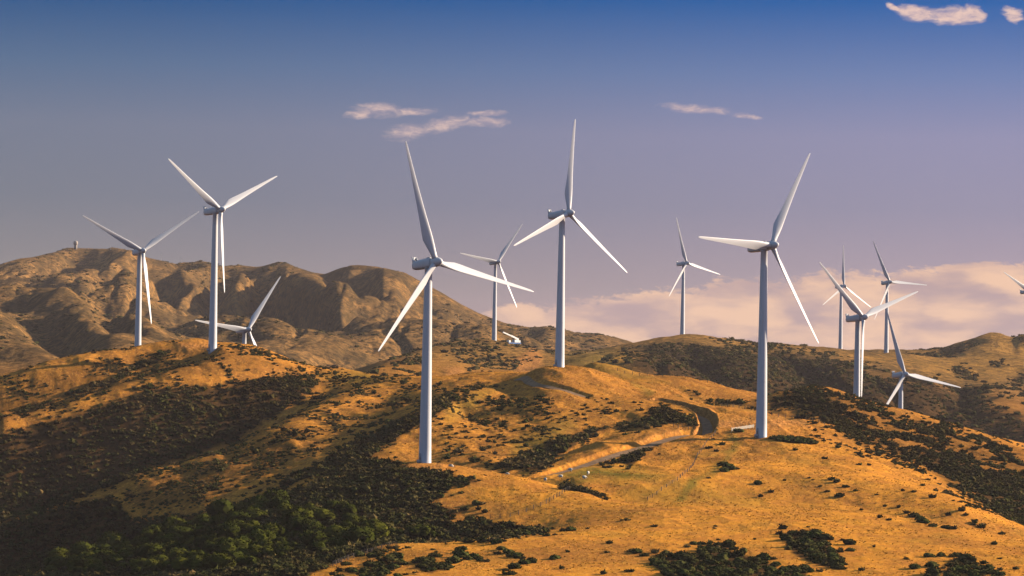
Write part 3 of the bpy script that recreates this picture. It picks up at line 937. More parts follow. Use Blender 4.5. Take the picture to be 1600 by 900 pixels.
road('gravel_road', lower_road, 1.9, 0.16)
road('gravel_track', upper_road, 1.9, 0.2)
road('gravel_track', knoll_road, 1.6, 0.18)


# ------------------------------------------------------------------ wind turbines
BLADE, OVER, TILT, CONE = 41.0, 3.8, R(6), R(2)


def tower_mesh(h):
    bm = bmesh.new()
    prof = [(2.12, -1.5), (2.12, 0.0), (2.08, 0.1)]
    for k in range(1, 13):
        z = h * k / 12
        prof.append((2.08 + (1.22 - 2.08) * k / 12, z))
    prof += [(1.26, h + 0.02), (1.26, h + 0.3)]
    lathe(bm, prof, 40)
    for k in (0.3, 0.62):
        rr = 2.08 + (1.22 - 2.08) * k
        lathe(bm, [(rr - .05, h * k - .09), (rr + .03, h * k - .07), (rr + .03, h * k + .07), (rr - .05, h * k + .09)], 40)
    return bm


def nacelle_bm():
    """long rounded housing lying along +Y (rear at -Y)"""
    bm = bmesh.new()
    rows = []
    for y, wd, hd, zc in ((-7.6, .55, .6, -.1), (-7.4, 1.15, 1.2, -.05), (-6.6, 1.42, 1.48, 0), (-3, 1.62, 1.66, .02), (0, 1.72, 1.74, .02), (1.6, 1.7, 1.7, 0), (2.25, 1.55, 1.55, 0), (2.35, 1.2, 1.2, 0)):
        ring = []
        for i in range(28):
            a = 2 * math.pi * i / 28
            e = 0.72
            cx = math.copysign(abs(math.cos(a)) ** e, math.cos(a))
            sz = math.copysign(abs(math.sin(a)) ** e, math.sin(a))
            ring.append((wd * cx, y, zc + hd * sz))
        rows.append(ring)
    add_rings(bm, rows)
    return bm


def hub_bm():
    bm = bmesh.new()
    rows = []
    for y, r in ((-1.38, 1.25), (-1.2, 1.55), (0, 1.62), (1.2, 1.5), (2.2, 1.1), (2.9, .62), (3.15, .2)):
        rows.append([(r * math.cos(2 * math.pi * i / 28), y, r * math.sin(2 * math.pi * i / 28)) for i in range(28)])
    add_rings(bm, rows)
    return bm


def blade_bm():
    """blade pointing up +Z, upwind face to +Y, leading edge towards -X (seen from upwind: to the right)"""
    bm = bmesh.new()
    rows = []
    prof = [(0.6, 2.0, 1.0, 0), (2.2, 1.95, .95, 16), (3.6, 2.2, .74, 17), (5.6, 2.85, .47, 17), (8.2, 3.5, .30, 15.5), (10.5, 3.3, .25, 13.5), (15, 2.7, .21, 10.5),
            (20, 2.25, .19, 8), (26, 1.75, .17, 6), (32, 1.32, .15, 4.5), (37, .98, .14, 3.6), (39.8, .68, .13, 3.2), (40.7, .42, .13, 3), (41.0, .14, .13, 3)]
    S = 24
    for z, ch, th, tw in prof:
        pitch = R(tw + 11)
        ring = []
        circ = min(1, max(0, (z - 2.2) / 5.0))
        axis = 0.5 * (1 - circ) + 0.32 * circ
        for i in range(S):
            a = 2 * math.pi * i / S
            xx = 0.5 - 0.5 * math.cos(a)                # 0 leading .. 1 trailing
            shape = (abs(math.sin(a)) * (1 - circ) + circ * 1.75 * (math.sqrt(max(xx, 0)) * (1 - xx) ** 1.05) * 1.0) * 0.5
            yy = math.copysign(shape, math.sin(a)) * th * (1.25 if math.sin(a) < 0 and circ > .5 else 1.0)
            x, y = (xx - axis) * ch, yy * ch
            # pitch: leading edge turned upwind (+Y)
            X_, Y_ = x * math.cos(pitch) + y * math.sin(pitch), -x * math.sin(pitch) + y * math.cos(pitch)
            ring.append((X_, Y_ + 0.0006 * z * z, z))
        rows.append(ring)
    add_rings(bm, rows)
    return bm


NAC = BLD = HUB = FIN = DOOR = None
def shared(key, build, mat):
    bm = build()
    me = bpy.data.meshes.new(key)
    bmesh.ops.recalc_face_normals(bm, faces=bm.faces)
    bm.to_mesh(me)
    bm.free()
    for p in me.polygons:
        p.use_smooth = True
    me.materials.append(M[mat])
    return me


def fin_bm():
    bm = bmesh.new()
    prof = [(-7.3, 1.0), (-7.55, 3.05), (-7.25, 3.05), (-6.85, 2.0), (-5.9, 1.62), (-5.5, 1.3)]
    for s in (-0.85, 0.85):
        a = [bm.verts.new((s - .09, y, z)) for y, z in prof]
        b = [bm.verts.new((s + .09, y, z)) for y, z in prof]
        bm.faces.new(a)
        bm.faces.new(b[::-1])
        for i in range(len(prof)):
            j = (i + 1) % len(prof)
            bm.faces.new((a[i], b[i], b[j], a[j]))
    add_box(bm, (0, -7.35, 2.2), (1.5, .12, 1.5))
    return bm


def hatch_bm():
    bm = bmesh.new()
    add_box(bm, (0, 0.2, 1.82), (1.0, 1.4, .3), bev=.08)
    add_tube(bm, (.3, -1.6, 1.7), (.3, -1.6, 2.3), .07)
    return bm


def door_bm():
    bm = bmesh.new()
    add_box(bm, (0, -2.09, 2.2), (1.0, .1, 2.2), bev=.04)
    add_box(bm, (0, -2.5, .55), (1.3, .9, 1.1))
    return bm


ME_NAC = shared('nacelle', nacelle_bm, 'turbine_white')
ME_HUB = shared('hub', hub_bm, 'turbine_white')
ME_BLD = shared('blade', blade_bm, 'turbine_white')
ME_FIN = shared('weather_mast', fin_bm, 'turbine_white')
ME_HAT = shared('roof_hatch', hatch_bm, 'metal_grey')
ME_DOOR = shared('tower_door', door_bm, 'metal_grey')

# rotor centre in the photo, distance, heading from the view direction and blade angle, with the label
TURBINES = [
    (223.1, 391.9, 1600, 32.9, 56.0, 'leftmost wind turbine, its foot hidden behind the grassy shoulder of the left hill'),
    (344.8, 327.7, 1404, 48.0, 63.5, 'white wind turbine on top of the left hill, one blade hanging straight down'),
    (387.8, 515.1, 1753, 41.5, 36.7, 'wind turbine sunk behind the left hilltop, only rotor and tower top showing'),
    (681.0, 409.4, 953, 40.7, -17.3, 'nearest and largest white wind turbine, on the knoll above the dark wooded gully'),
    (778.5, 409.1, 2399, 37.1, 38.0, 'small white wind turbine next to the crane, on the hill with the orange cliff'),
    (888.6, 333.0, 1237, 46.0, 7.3, 'white wind turbine on the round bare middle knoll, one blade pointing straight up'),
    (1073.0, 411.1, 2524, 43.7, -17.2, 'small wind turbine standing alone on top of the hazy hill against low clouds'),
    (1206.0, 383.2, 1058, 42.3, 31.6, 'big white wind turbine beside the pale guard rail and gravel track'),
    (1318.9, 447.0, 2884, 40.9, 0.6, 'smallest, farthest wind turbine, one thin blade straight up before the cloud bank'),
    (1390.5, 440.8, 2608, 32.0, -27.3, 'thin distant turbine, one blade leaning up left, directly above the low valley turbine'),
    (1349.0, 495.8, 1448, 39.3, 70.4, 'wind turbine rising behind the bushy right ridge, one blade hanging along its tower'),
    (1414.1, 584.8, 1736, 30.6, -18.9, 'low wind turbine with its hub below the skyline, behind the bushy right ridge'),
    (1611.0, 455.0, 2500, 41.0, -68.0, 'wind turbine at the right edge, only a blade tip reaching in'),
]
GTURB = 'wind turbines standing along the ridges'
turbine_feet = []
for hx, hy, D, yaw, th, label in TURBINES:
    c = Vector(at(hx, hy, D))
    yw = R(yaw)
    ax = Vector((math.sin(yw) * math.cos(TILT), -math.cos(yw) * math.cos(TILT), math.sin(TILT)))
    top = c - ax * OVER                              # where nacelle axis meets the tower axis
    gz = float(zat(top.x, top.y))
    h = top.z - 1.75 - gz
    root = empty('wind_turbine', (top.x, top.y, gz), 0, label=label, category='wind turbine', group=GTURB)
    turbine_feet.append((top.x, top.y, gz))
    tw = bm_obj('tower', tower_mesh(h), 'turbine_white', root, True)
    dr = link('door', ME_DOOR, tw)
    dr.rotation_euler = (0, 0, R(-50))
    # frame whose +Y is the rotor axis
    rgt = Vector((math.cos(yw), math.sin(yw), 0))    # to the right seen from upwind
    up = rgt.cross(ax)
    if up.z < 0:
        up = -up
    mat = Matrix((( -rgt.x, ax.x, up.x), (-rgt.y, ax.y, up.y), (-rgt.z, ax.z, up.z))).to_4x4()
    nac = link('nacelle', ME_NAC, root)
    nac.matrix_local = Matrix.Translation(Vector((0, 0, top.z - gz))) @ mat
    link('weather_mast', ME_FIN, nac)
    link('roof_hatch', ME_HAT, nac)
    hub = link('hub', ME_HUB, root)
    hm = Matrix.Translation(c - Vector((top.x, top.y, gz))) @ mat
    hub.matrix_local = hm
    for k in range(3):
        b = link('blade', ME_BLD, root)
        a = R(th) + k * 2 * math.pi / 3
        # clockwise seen from upwind = about -Y... the frame's +X is to the left
        b.matrix_local = hm @ Matrix.Rotation(-a, 4, 'Y') @ Matrix.Rotation(-CONE, 4, 'X')


# ------------------------------------------------------------------ shrubs, scrub and trees
def ico(sub):
    bm = bmesh.new()
    bmesh.ops.create_icosphere(bm, subdivisions=sub, radius=1)
    v = np.array([q.co[:] for q in bm.verts])
    f = np.array([[q.index for q in fc.verts] for fc in bm.faces])
    bm.free()
    return v, f


ICO = {1: ico(1), 2: ico(2)}


def bush_variant(seed, lobes, sub, tufts, flat=0.75, tuft=0.22, rough=.25):
    """unit-sized clump (about 1 wide, sitting on z=0): lumpy lobes with leaf tufts breaking the outline"""
    r = np.random.RandomState(seed)
    V, Fc = [], []
    nv = 0
    centres = []
    for k in range(lobes):
        rad = r.uniform(.22, .36) if lobes > 1 else .5
        a, d = r.uniform(0, 6.28), (0.5 - rad) * r.uniform(.3, 1.1)
        c = np.array([d * math.cos(a), d * math.sin(a), rad * r.uniform(.35, .85)])
        centres.append((c, rad))
        v, f = ICO[sub]
        v = v * (1 + r.uniform(-rough * 1.1, rough * .9, (len(v), 1)))
        v = v * rad * np.array([1, 1, flat * r.uniform(.85, 1.2)]) + c
        v[:, 2] = np.maximum(v[:, 2], -.06)
        V.append(v)
        Fc.append(f + nv)
        nv += len(v)
    for k in range(tufts):
        c, rad = centres[r.randint(len(centres))]
        n_ = r.normal(size=3)
        n_[2] = abs(n_[2]) * .9
        n_ /= np.linalg.norm(n_)
        p = c + n_ * rad * np.array([1, 1, flat]) * r.uniform(.92, 1.22)
        e1 = r.normal(size=3)
        e1 /= np.linalg.norm(e1)
        e2 = np.cross(n_, e1)
        s = tuft * r.uniform(.5, 1.1) * .5
        V.append(np.array([p - e1 * s - n_ * s * .7, p + e1 * s * .9 + e2 * s * .2 - n_ * s * .5, p + e2 * s * .5 + n_ * s * 1.1]))
        Fc.append(np.array([[nv, nv + 1, nv + 2]]))
        nv += 3
    return np.vstack(V), np.vstack(Fc)


def merge(variants, pos, size, squash, rot, pick, tint):
    VV, FF, TT = [], [], []
    nv = 0
    for k, (v, f) in enumerate(variants):
        s = np.nonzero(pick == k)[0]
        if not len(s):
            continue
        cs, sn = np.cos(rot[s])[:, None], np.sin(rot[s])[:, None]
        x = (v[None, :, 0] * cs - v[None, :, 1] * sn) * size[s][:, None]
        y = (v[None, :, 0] * sn + v[None, :, 1] * cs) * size[s][:, None]
        z = v[None, :, 2] * (size[s] * squash[s])[:, None]
        q = np.stack([x, y, z], -1) + pos[s][:, None, :]
        VV.append(q.reshape(-1, 3))
        FF.append((f[None] + (np.arange(len(s)) * len(v))[:, None, None] + nv).reshape(-1, 3))
        TT.append(np.repeat(tint[s], len(v)))
        nv += len(s) * len(v)
    return np.vstack(VV), np.vstack(FF), np.concatenate(TT)


rng = np.random.RandomState(7)


def grid_sample(arr, x, y):
    u, v = uv(x, y)
    j = np.clip(np.searchsorted(ug, u) - 1, 0, NC - 2)
    i = np.clip(np.searchsorted(lv, v) - 1, 0, NR - 2)
    return arr[i, j]


def scatter(d0, d1, pxa, pxb, per_m2):
    """random spots on the land between two distances"""
    n_ = int((d1 * d1 - d0 * d0) / 2 * (pxb - pxa) / F * per_m2)
    D = np.sqrt(rng.uniform(d0 * d0, d1 * d1, n_))
    u = rng.uniform(pxa - 800, pxb - 800, n_) / F
    return u * D, D


# what can be seen from the camera, to leave out spots far behind a ridge
elev = Z / Dg
horizon = np.maximum.accumulate(elev, 0)
hidden = (horizon - elev) * Dg                      # metres below the sight line


# --- individual shrubs read off the photo
def conv(ox, oy, s, lst):
    return [(ox + a / s, oy + b / s, k) for a, b, k in lst]


spots = []
spots += conv(980, 780, 2.58, [(110, 108, 3), (245, 190, 3), (870, 165, 3), (900, 180, 5), (895, 205, 4), (860, 210, 3), (995, 190, 2), (1095, 30, 3), (1125, 240, 2.4), (1220, 228, 4), (1160, 275, 4), (1230, 270, 5), (1265, 228, 3.5), (1510, 140, 3), (1480, 180, 3), (1500, 237, 2.4), (1435, 110, 4), (1395, 105, 3), (155, 300, 3), (10, 290, 3), (70, 225, 3.6), (105, 215, 3.4), (35, 215, 3.6), (10, 210, 3.4), (715, 275, 4), (775, 290, 3), (1570, 280, 3), (940, 285, 3), (355, 108, 2), (515, 160, 1.6), (300, 215, 4), (225, 218, 3)])
spots += conv(1150, 540, 2.5, [(85, 540, 4.4), (145, 570, 4), (95, 590, 2.4), (190, 525, 2), (235, 408, 3), (345, 440, 3.4), (285, 515, 2), (355, 570, 3.4), (405, 590, 5), (375, 525, 4), (395, 535, 4), (430, 550, 4), (465, 567, 3), (330, 550, 2.4), (550, 583, 2), (490, 640, 2), (635, 630, 2), (695, 570, 3.6), (650, 565, 2.6), (765, 590, 4), (880, 645, 4), (930, 690, 4), (960, 710, 4), (1040, 735, 3), (1008, 770, 2.4), (665, 830, 2), (690, 665, 5), (715, 680, 5), (670, 655, 4), (735, 690, 5), (770, 705, 4), (820, 712, 4), (850, 715, 3), (600, 680, 3), (560, 670, 3), (480, 465, 3), (520, 465, 3), (730, 545, 3), (300, 525, 2), (580, 625, 2.4), (830, 660, 3), (900, 660, 3)])
spots += conv(800, 540, 2.5, [(380, 770, 3), (375, 808, 2.6), (555, 805, 3.4), (450, 680, 3), (560, 705, 2.4), (220, 805, 2), (165, 830, 4.4), (75, 845, 4), (20, 820, 4), (50, 850, 3.5), (195, 870, 3), (455, 880, 2.6), (355, 890, 3), (490, 805, 3.6), (515, 820, 3.4), (470, 800, 3), (820, 465, 5), (840, 475, 6), (860, 480, 5), (830, 490, 5), (770, 400, 4.5), (800, 410, 3), (825, 385, 4), (880, 480, 3), (765, 515, 2.6), (960, 540, 4.5), (970, 590, 2.8), (785, 362, 2.2), (430, 680, 2), (110, 730, 4), (30, 740, 4.5), (60, 735, 4.5), (90, 730, 4), (225, 720, 4), (200, 722, 3), (160, 715, 2.6), (295, 712, 2), (605, 368, 2), (640, 395, 1.6), (575, 425, 1.6), (700, 210, 3), (715, 180, 4), (690, 175, 3), (725, 190, 3.5), (790, 712, 2)])
spots += conv(500, 720, 5, [(615, 695, 3), (690, 675, 2.6), (880, 690, 2.4), (905, 710, 1.8), (890, 740, 4), (920, 748, 3), (870, 745, 3), (1100, 695, 4), (1080, 720, 5), (1100, 745, 5), (1150, 765, 4), (1200, 745, 4), (1230, 760, 3.6), (1250, 778, 3.6), (1300, 785, 3), (1420, 690, 4), (1480, 715, 4.5), (1500, 745, 4.5), (1540, 750, 4), (1570, 760, 3), (1380, 640, 4), (1430, 625, 3), (1390, 725, 3), (1030, 790, 5), (1060, 785, 4), (1010, 800, 3), (1520, 835, 4), (1450, 855, 3), (1490, 885, 3.6), (1440, 880, 3), (440, 740, 5), (410, 745, 4), (310, 740, 4.6), (200, 810, 4), (1290, 400, 3.6), (1240, 380, 3), (1230, 340, 4.4), (1270, 335, 3.6), (1090, 200, 4), (1150, 185, 3.4), (1095, 255, 3), (1180, 480, 5), (1270, 460, 4.5), (1290, 490, 4), (1270, 630, 4.4), (1390, 535, 5), (1430, 540, 5), (1460, 570, 5), (1500, 580, 4), (1580, 570, 4), (1030, 270, 2), (970, 800, 3), (1230, 440, 2)])


def region(px, py):
    if py > 800 and px < 720:
        return ('dark shrub on the grass bench along the bottom edge, left of the centre', 'shrubs on the grass bench at the bottom left of centre')
    if py > 800 and px < 960:
        return ('dark shrub on the foreground grass, in front of the wooded gully end', 'shrubs on the foreground grass by the end of the wooded gully')
    if py > 800 and 1210 < px < 1345:
        return ('dark shrub in the oval patch on the golden field near the bottom right', 'shrubs of the oval patch on the foreground field')
    if py > 800 and px < 1280:
        return ('dark shrub in the long patch on the golden field at bottom, right of centre', 'shrubs of the long patch at the bottom edge')
    if py > 800:
        return ('dark shrub on the golden field in the bottom right corner', 'shrubs in the bottom right corner of the field')
    if px < 880 and py > 715:
        return ('dark shrub on the grassy knoll to the right of the largest turbine', 'shrubs on the grassy knoll by the largest turbine')
    if px > 1320:
        return ('dark shrub on the golden slope under the bushy right ridge', 'shrubs on the slope under the bushy right ridge')
    if py > 670:
        return ('dark shrub on the golden slope below the turbine with the guard rail', 'shrubs below the turbine with the guard rail')
    if px < 700:
        return ('dark shrub on the tan hillside left of the largest tower', 'shrubs on the tan hillside left of the largest tower')
    return ('dark shrub on the tan hillside around the knoll turbine and gravel tracks', 'shrubs on the tan middle hillside')


shr = []          # (x, y, size)
for px, py, s in spots:
    h = hit(px, py + 1.5)
    shr.append((h[0], h[1], s * 0.78))
# dense foreground patches are made of single shrubs as well
x, y = scatter(690, 815, 400, 1640, 0.16)
pxs, pys = proj(x, y, zat(x, y))
dn = np.zeros(len(x))
for k in (8, 9, 10, 11, 12, 13):
    dn = np.maximum(dn, poly_mask(pxs, pys, SCRUB[k][0], 6) * SCRUB[k][1])
keep = rng.uniform(0, 1, len(x)) < np.clip((dn - .25) * 1.6, 0, 1)
for a, b in zip(x[keep], y[keep]):
    shr.append((a, b, float(np.clip(rng.lognormal(.95, .3), 1.5, 4.4))))
shr = [q for q in shr if abs(q[0] / q[1] * F) < 830]
shr.sort(key=lambda q: q[2] / q[1], reverse=True)
shr = np.array(shr)
extra_shr = shr[296:]
shr = shr[:296]

VAR = []
for k in range(8):
    v, f = bush_variant(100 + k, 5, 2, 190, .8, .17)
    VAR.append(raw_mesh('shrub', v, f, 'shrub_leaves', False, {'tint': np.full(len(v), k / 7.0)}))
for q, (a, b, s) in enumerate(shr):
    z = float(zat(a, b))
    px, py = proj(a, b, z)
    lab, grp = region(px, py)
    o = link('shrub', VAR[rng.randint(8)], None, label=lab, category='shrub', group=grp)
    o.location = (a, b, z - .05 * s)
    o.rotation_euler = (0, 0, rng.uniform(0, 6.28))
    o.scale = (s * rng.uniform(.85, 1.25), s * rng.uniform(.85, 1.2), s * rng.uniform(.6, .95))

# --- scrub: thousands of bushes nobody could count
SV = [bush_variant(300 + k, 3, 1, 34, .8, .3) for k in range(10)]
x, y = scatter(690, 1440, -120, 1720, 0.40)
z = zat(x, y)
cvr_ = grid_sample(cover, x, y)
clump = fbm(x / 11, y / 16, 91, 3)
prob = np.where(cvr_ > .6, cvr_ + clump * .75 - np.clip((x / y * F - 330) / 60, 0, 1) * (.16 - clump * .6), .5 * cvr_ * np.clip(1 + clump * 5, 0, 3))
keep = rng.uniform(0, 1, len(x)) < np.clip(prob, 0, 1)
keep &= grid_sample(hidden, x, y) < 6
pxs, pys = proj(x, y, z)
for k in (8, 9, 10, 11, 12, 13):
    keep &= poly_mask(pxs, pys, SCRUB[k][0], 6) < .3
for line in (lower_road, upper_road, knoll_road):
    keep &= line_dist(line, x, y) > 4.2
for fx, fy, fz in turbine_feet:
    keep &= (x - fx) ** 2 + (y - fy) ** 2 > 5.5 ** 2
x, y, z = x[keep], y[keep], z[keep]
pos = np.stack([x, y, z - .15], 1)
dens = cvr_[keep]
size = np.clip(rng.lognormal(.85, .33, len(x)) * np.where(dens > .6, 1.05, .72), .8, 5.0)
pos2 = np.column_stack([extra_shr[:, :2], zat(extra_shr[:, 0], extra_shr[:, 1]) - .1]) if len(extra_shr) else np.zeros((0, 3))
pos = np.vstack([pos, pos2])
size = np.concatenate([size, extra_shr[:, 2] if len(extra_shr) else []])
nb = len(pos)
big = fbm(pos[:, 0] / 40, pos[:, 1] / 60, 44, 3)
tint = np.clip(.5 + .9 * big + rng.normal(0, .2, nb), 0, 1)
v, f, tt = merge(SV, pos, size, rng.uniform(.6, 1.0, nb), rng.uniform(0, 6.28, nb), rng.randint(0, 10, nb), tint)
me = raw_mesh('scrub', v, f, 'scrub_leaves', False, {'tint': tt})
link('scrub', me, label='dark olive scrub covering the gullies, the shaded left hillside and the right ridge', category='scrub', kind='stuff')
print('scrub bushes', nb, 'faces', len(f))

# --- scrub on the hazy hills
x, y = scatter(1560, 3050, 540, 1680, 0.055)
z = zat(x, y)
cf = grid_sample(cover, x, y)
keep = (rng.uniform(0, 1, len(x)) < np.clip(cf + fbm(x / 30, y / 50, 95, 3) * 1.2, 0, 1) * (cf > .08)) & (grid_sample(hidden, x, y) < 6)
x, y, z = x[keep], y[keep], z[keep]
nb = len(x)
FV = [bush_variant(500 + k, 3, 1, 10, .75, .3) for k in range(5)]
v, f, tt = merge(FV, np.stack([x, y, z - .3], 1), np.clip(rng.lognormal(1.3, .35, nb), 2.2, 8), rng.uniform(.6, .9, nb), rng.uniform(0, 6.28, nb), rng.randint(0, 5, nb), rng.uniform(0, 1, nb))
x, y = scatter(2250, 4620, -60, 960, 0.012)
keep = (rng.uniform(0, 1, len(x)) < np.clip(.25 + 1.3 * fbm(x / 120, y / 260, 97, 4), 0, 1)) & (grid_sample(hidden, x, y) < 3)
x, y = x[keep], y[keep]
nf = len(x)
v2, f2, t2 = merge([bush_variant(520 + k, 2, 1, 6, .6, .3) for k in range(4)], np.stack([x, y, zat(x, y) - .5], 1), np.clip(rng.lognormal(1.6, .4, nf), 2.5, 12), rng.uniform(.4, .75, nf), rng.uniform(0, 6.28, nf), rng.randint(0, 4, nf), rng.uniform(0, 1, nf))
v, f, tt = np.vstack([v, v2]), np.vstack([f, f2 + len(v)]), np.concatenate([tt, t2])
nb += nf
me = raw_mesh('distant_scrub', v, f, 'scrub_leaves', False, {'tint': tt})
link('distant_scrub', me, label='dark scrub spread over the hazy hills behind the ridges', category='scrub', kind='stuff')
print('far bushes', nb)

# --- tussock grass: one mass over the open slopes
x, y = scatter(690, 1480, -40, 1640, 0.5)
z = zat(x, y)
keep = (grid_sample(cover, x, y) < .75) & (grid_sample(hidden, x, y) < 1.0) & (rng.uniform(0, 1, len(x)) > .75 * grid_sample(sere, x, y))
keep &= rng.uniform(0, 1, len(x)) < np.clip(.55 + 1.6 * fbm(x / 9, y / 14, 71, 3), .1, 1)
for line in (lower_road, upper_road, knoll_road):
    near_ = (np.abs(x - line[:, 0].mean()) < 90) & (np.abs(y - line[:, 1].mean()) < 110)
    d_ = np.full(len(x), 99.0)
    d_[near_] = line_dist(line, x[near_], y[near_])
    keep &= d_ > 3.4
x, y, z = x[keep], y[keep], z[keep]
nb = len(x)


def tuft_variant(seed):
    r = np.random.RandomState(seed)
    V, Fc = [], []
    for k in range(4):
        a = k * 1.57 + r.uniform(-.6, .6)
        d = np.array([math.cos(a), math.sin(a), 0])
        p = np.array([-d[1], d[0], 0])
        V += [p * -.3, p * .3, d * r.uniform(.3, .6) + np.array([0, 0, r.uniform(.4, .8)])]
        Fc.append([3 * k, 3 * k + 1, 3 * k + 2])
    return np.array(V), np.array(Fc)


v, f, tt = merge([tuft_variant(k) for k in range(6)], np.stack([x, y, z - .03], 1), rng.uniform(.4, .95, nb), rng.uniform(.22, .5, nb), rng.uniform(0, 6.28, nb), rng.randint(0, 6, nb), np.clip(.5 + .8 * fbm(x / 16, y / 20, 73, 3) + rng.normal(0, .25, nb) - .55 * grid_sample(sere, x, y), 0, 1))
me = raw_mesh('tussock_grass', v, f, 'tussock', False, {'tint': tt})
link('tussock_grass', me, label='dry golden tussock grass covering the open slopes', category='grass', kind='stuff')
print('tussocks', nb)

# --- round trees in the gully at the bottom left
TREES = []
zone = [(70, 898), (120, 872), (160, 858), (215, 850), (330, 812), (420, 790), (500, 800), (560, 815), (600, 838), (560, 858), (470, 868), (420, 885), (330, 896), (200, 903)]
x, y = scatter(700, 1000, 40, 660, 0.08)
pxs, pys = proj(x, y, zat(x, y))
inz = poly_mask(pxs, pys, zone, 6) > .5
cand = np.stack([x[inz], y[inz]], 1)
chosen = []
for c_ in cand:
    if all((c_[0] - q[0]) ** 2 + ((c_[1] - q[1]) * .75) ** 2 > 4.0 ** 2 for q in chosen):
        chosen.append(c_)
    if len(chosen) >= 230:
        break
for px, py in ((610, 836), (625, 839), (640, 838), (655, 841), (670, 842), (595, 830), (520, 800), (535, 803), (548, 806)):
    chosen.append(hit(px, py, 600)[:2])
TV = []
for k in range(7):
    v, f = bush_variant(700 + k, 6, 2, 800, .95, .085, .10)
    v = v + np.array([0, 0, .16])
    TV.append(raw_mesh('crown', v, f, 'tree_leaves', False, {'tint': np.full(len(v), k / 6.0)}))
bm = bmesh.new()
add_tube(bm, (0, 0, -.12), (.02, .01, .28), .055, .035)
add_tube(bm, (.02, .01, .22), (.18, .06, .42), .03, .015)
add_tube(bm, (.02, .01, .2), (-.16, .1, .42), .03, .015)
add_tube(bm, (.02, .01, .2), (.0, -.17, .4), .028, .015)
ME_TRUNK = bpy.data.meshes.new('trunk')
bm.to_mesh(ME_TRUNK)
bm.free()
ME_TRUNK.materials.append(M['bark'])
for a, b in chosen:
    s = float(np.clip(rng.lognormal(1.85, .35), 3.6, 11.5))
    z = float(zat(a, b))
    px, py = proj(a, b, z)
    if px > 585:
        lab, grp = 'low bright green tree at the right end of the wooded gully', 'bright trees at the right end of the wooded gully'
    elif px < 170:
        lab, grp = 'round green tree at the bottom left end of the wooded gully', 'round trees at the bottom left end of the gully'
    else:
        lab, grp = 'round-crowned dark green tree in the wooded gully at the bottom left', 'round trees filling the wooded gully'
    root = empty('tree', (a, b, z), rng.uniform(0, 6.28), label=lab, category='tree', group=grp)
    root.scale = (s, s, s * rng.uniform(.62, .85))
    link('trunk', ME_TRUNK, root)
    link('crown', TV[rng.randint(7)], root)
print('trees', len(chosen))

# --- the long windswept shrub by the turbine with the guard rail, and the green shrubs along the road
h = hit(1242, 690, 1000)
rw = np.random.RandomState(901)
kx = 46
ta = rw.uniform(0, 6.28, kx)
tr = np.sqrt(rw.uniform(0, 1, kx))
wx_, wy_ = 8.2 * tr * np.cos(ta), 4.2 * tr * np.sin(ta)
wz_ = zat(h[0] + wx_, h[1] + wy_) - h[2] + 1.3 * np.sqrt(1 - .95 * tr * tr) - .6
v, f, tt = merge([bush_variant(910 + k, 4, 2, 110, .7, .2) for k in range(5)], np.stack([wx_, wy_, wz_], 1), rw.uniform(2.6, 4.4, kx), rw.uniform(.6, .9, kx), rw.uniform(0, 6.28, kx), rw.randint(0, 5, kx), rw.uniform(0, .7, kx))
me = raw_mesh('windswept_shrub', v, f, 'green_shrub_leaves', False, {'tint': tt})
o = link('windswept_shrub', me, label='long low green shrub swept by the wind, right of the turbine with the guard rail', category='shrub')
o.location = (h[0], h[1], h[2])
v, f = bush_variant(902, 8, 2, 300, .8, .16)
me = raw_mesh('shrub', v, f, 'green_shrub_leaves', False, {'tint': np.full(len(v), .9)})
h = hit(1155, 675, 1000)
o = link('shrub', me, label='round green shrub growing right against the pale guard rail', category='shrub')
o.location = (h[0], h[1], h[2] - .1)
o.scale = (4.6, 3.4, 2.6)


# ------------------------------------------------------------------ fences and guard rail
def fence(name, points, d0, spacing, label, height=1.25, mat='weathered_wood', far=None):
    if far is None:
        line = polyline(points, d0, 0.5)
    else:                                   # runs along a crest between two known distances
        dd = np.linspace(far[0], far[1], 400)
        uu = np.interp(np.linspace(0, 1, 400), np.linspace(0, 1, len(points)), [float(ray(*q)[0]) for q in points])
        line = np.stack([uu * dd, dd], 1)
    seg = np.linalg.norm(np.diff(line, axis=0), axis=1)
    s = np.concatenate([[0], np.cumsum(seg)])
    k = min(99, int(s[-1] / spacing) + 1)
    ts = np.linspace(0, s[-1], k)
    p = np.stack([np.interp(ts, s, line[:, 0]), np.interp(ts, s, line[:, 1])], 1)
    zz = zat(p[:, 0], p[:, 1])
    root = empty(name, (p[0, 0], p[0, 1], zz[0]), 0, label=label, category='fence')
    base = Vector((p[0, 0], p[0, 1], zz[0]))
    r_ = random.Random(len(points) + k)
    bm = bmesh.new()
    add_box(bm, (0, 0, height / 2 - .15), (.16, .16, height + .3))
    pm = bpy.data.meshes.new('post')
    bm.to_mesh(pm)
    bm.free()
    pm.materials.append(M[mat])
    for q in range(k):
        o = link('post', pm, root)
        o.location = Vector((p[q, 0], p[q, 1], zz[q])) - base
        o.rotation_euler = (r_.uniform(-.06, .06), r_.uniform(-.06, .06), r_.uniform(0, 3))
        o.scale = (1, 1, r_.uniform(.88, 1.12))
    bm = bmesh.new()
    for q in range(k - 1):
        a, b = Vector((p[q, 0], p[q, 1], zz[q])) - base, Vector((p[q + 1, 0], p[q + 1, 1], zz[q + 1])) - base
        for e in (.35, .65, .95, 1.15):
            add_tube(bm, a + Vector((0, 0, height * e / 1.2)), b + Vector((0, 0, height * e / 1.2)), .012, seg=4)
    bm_obj('wire', bm, 'dark_metal', root)


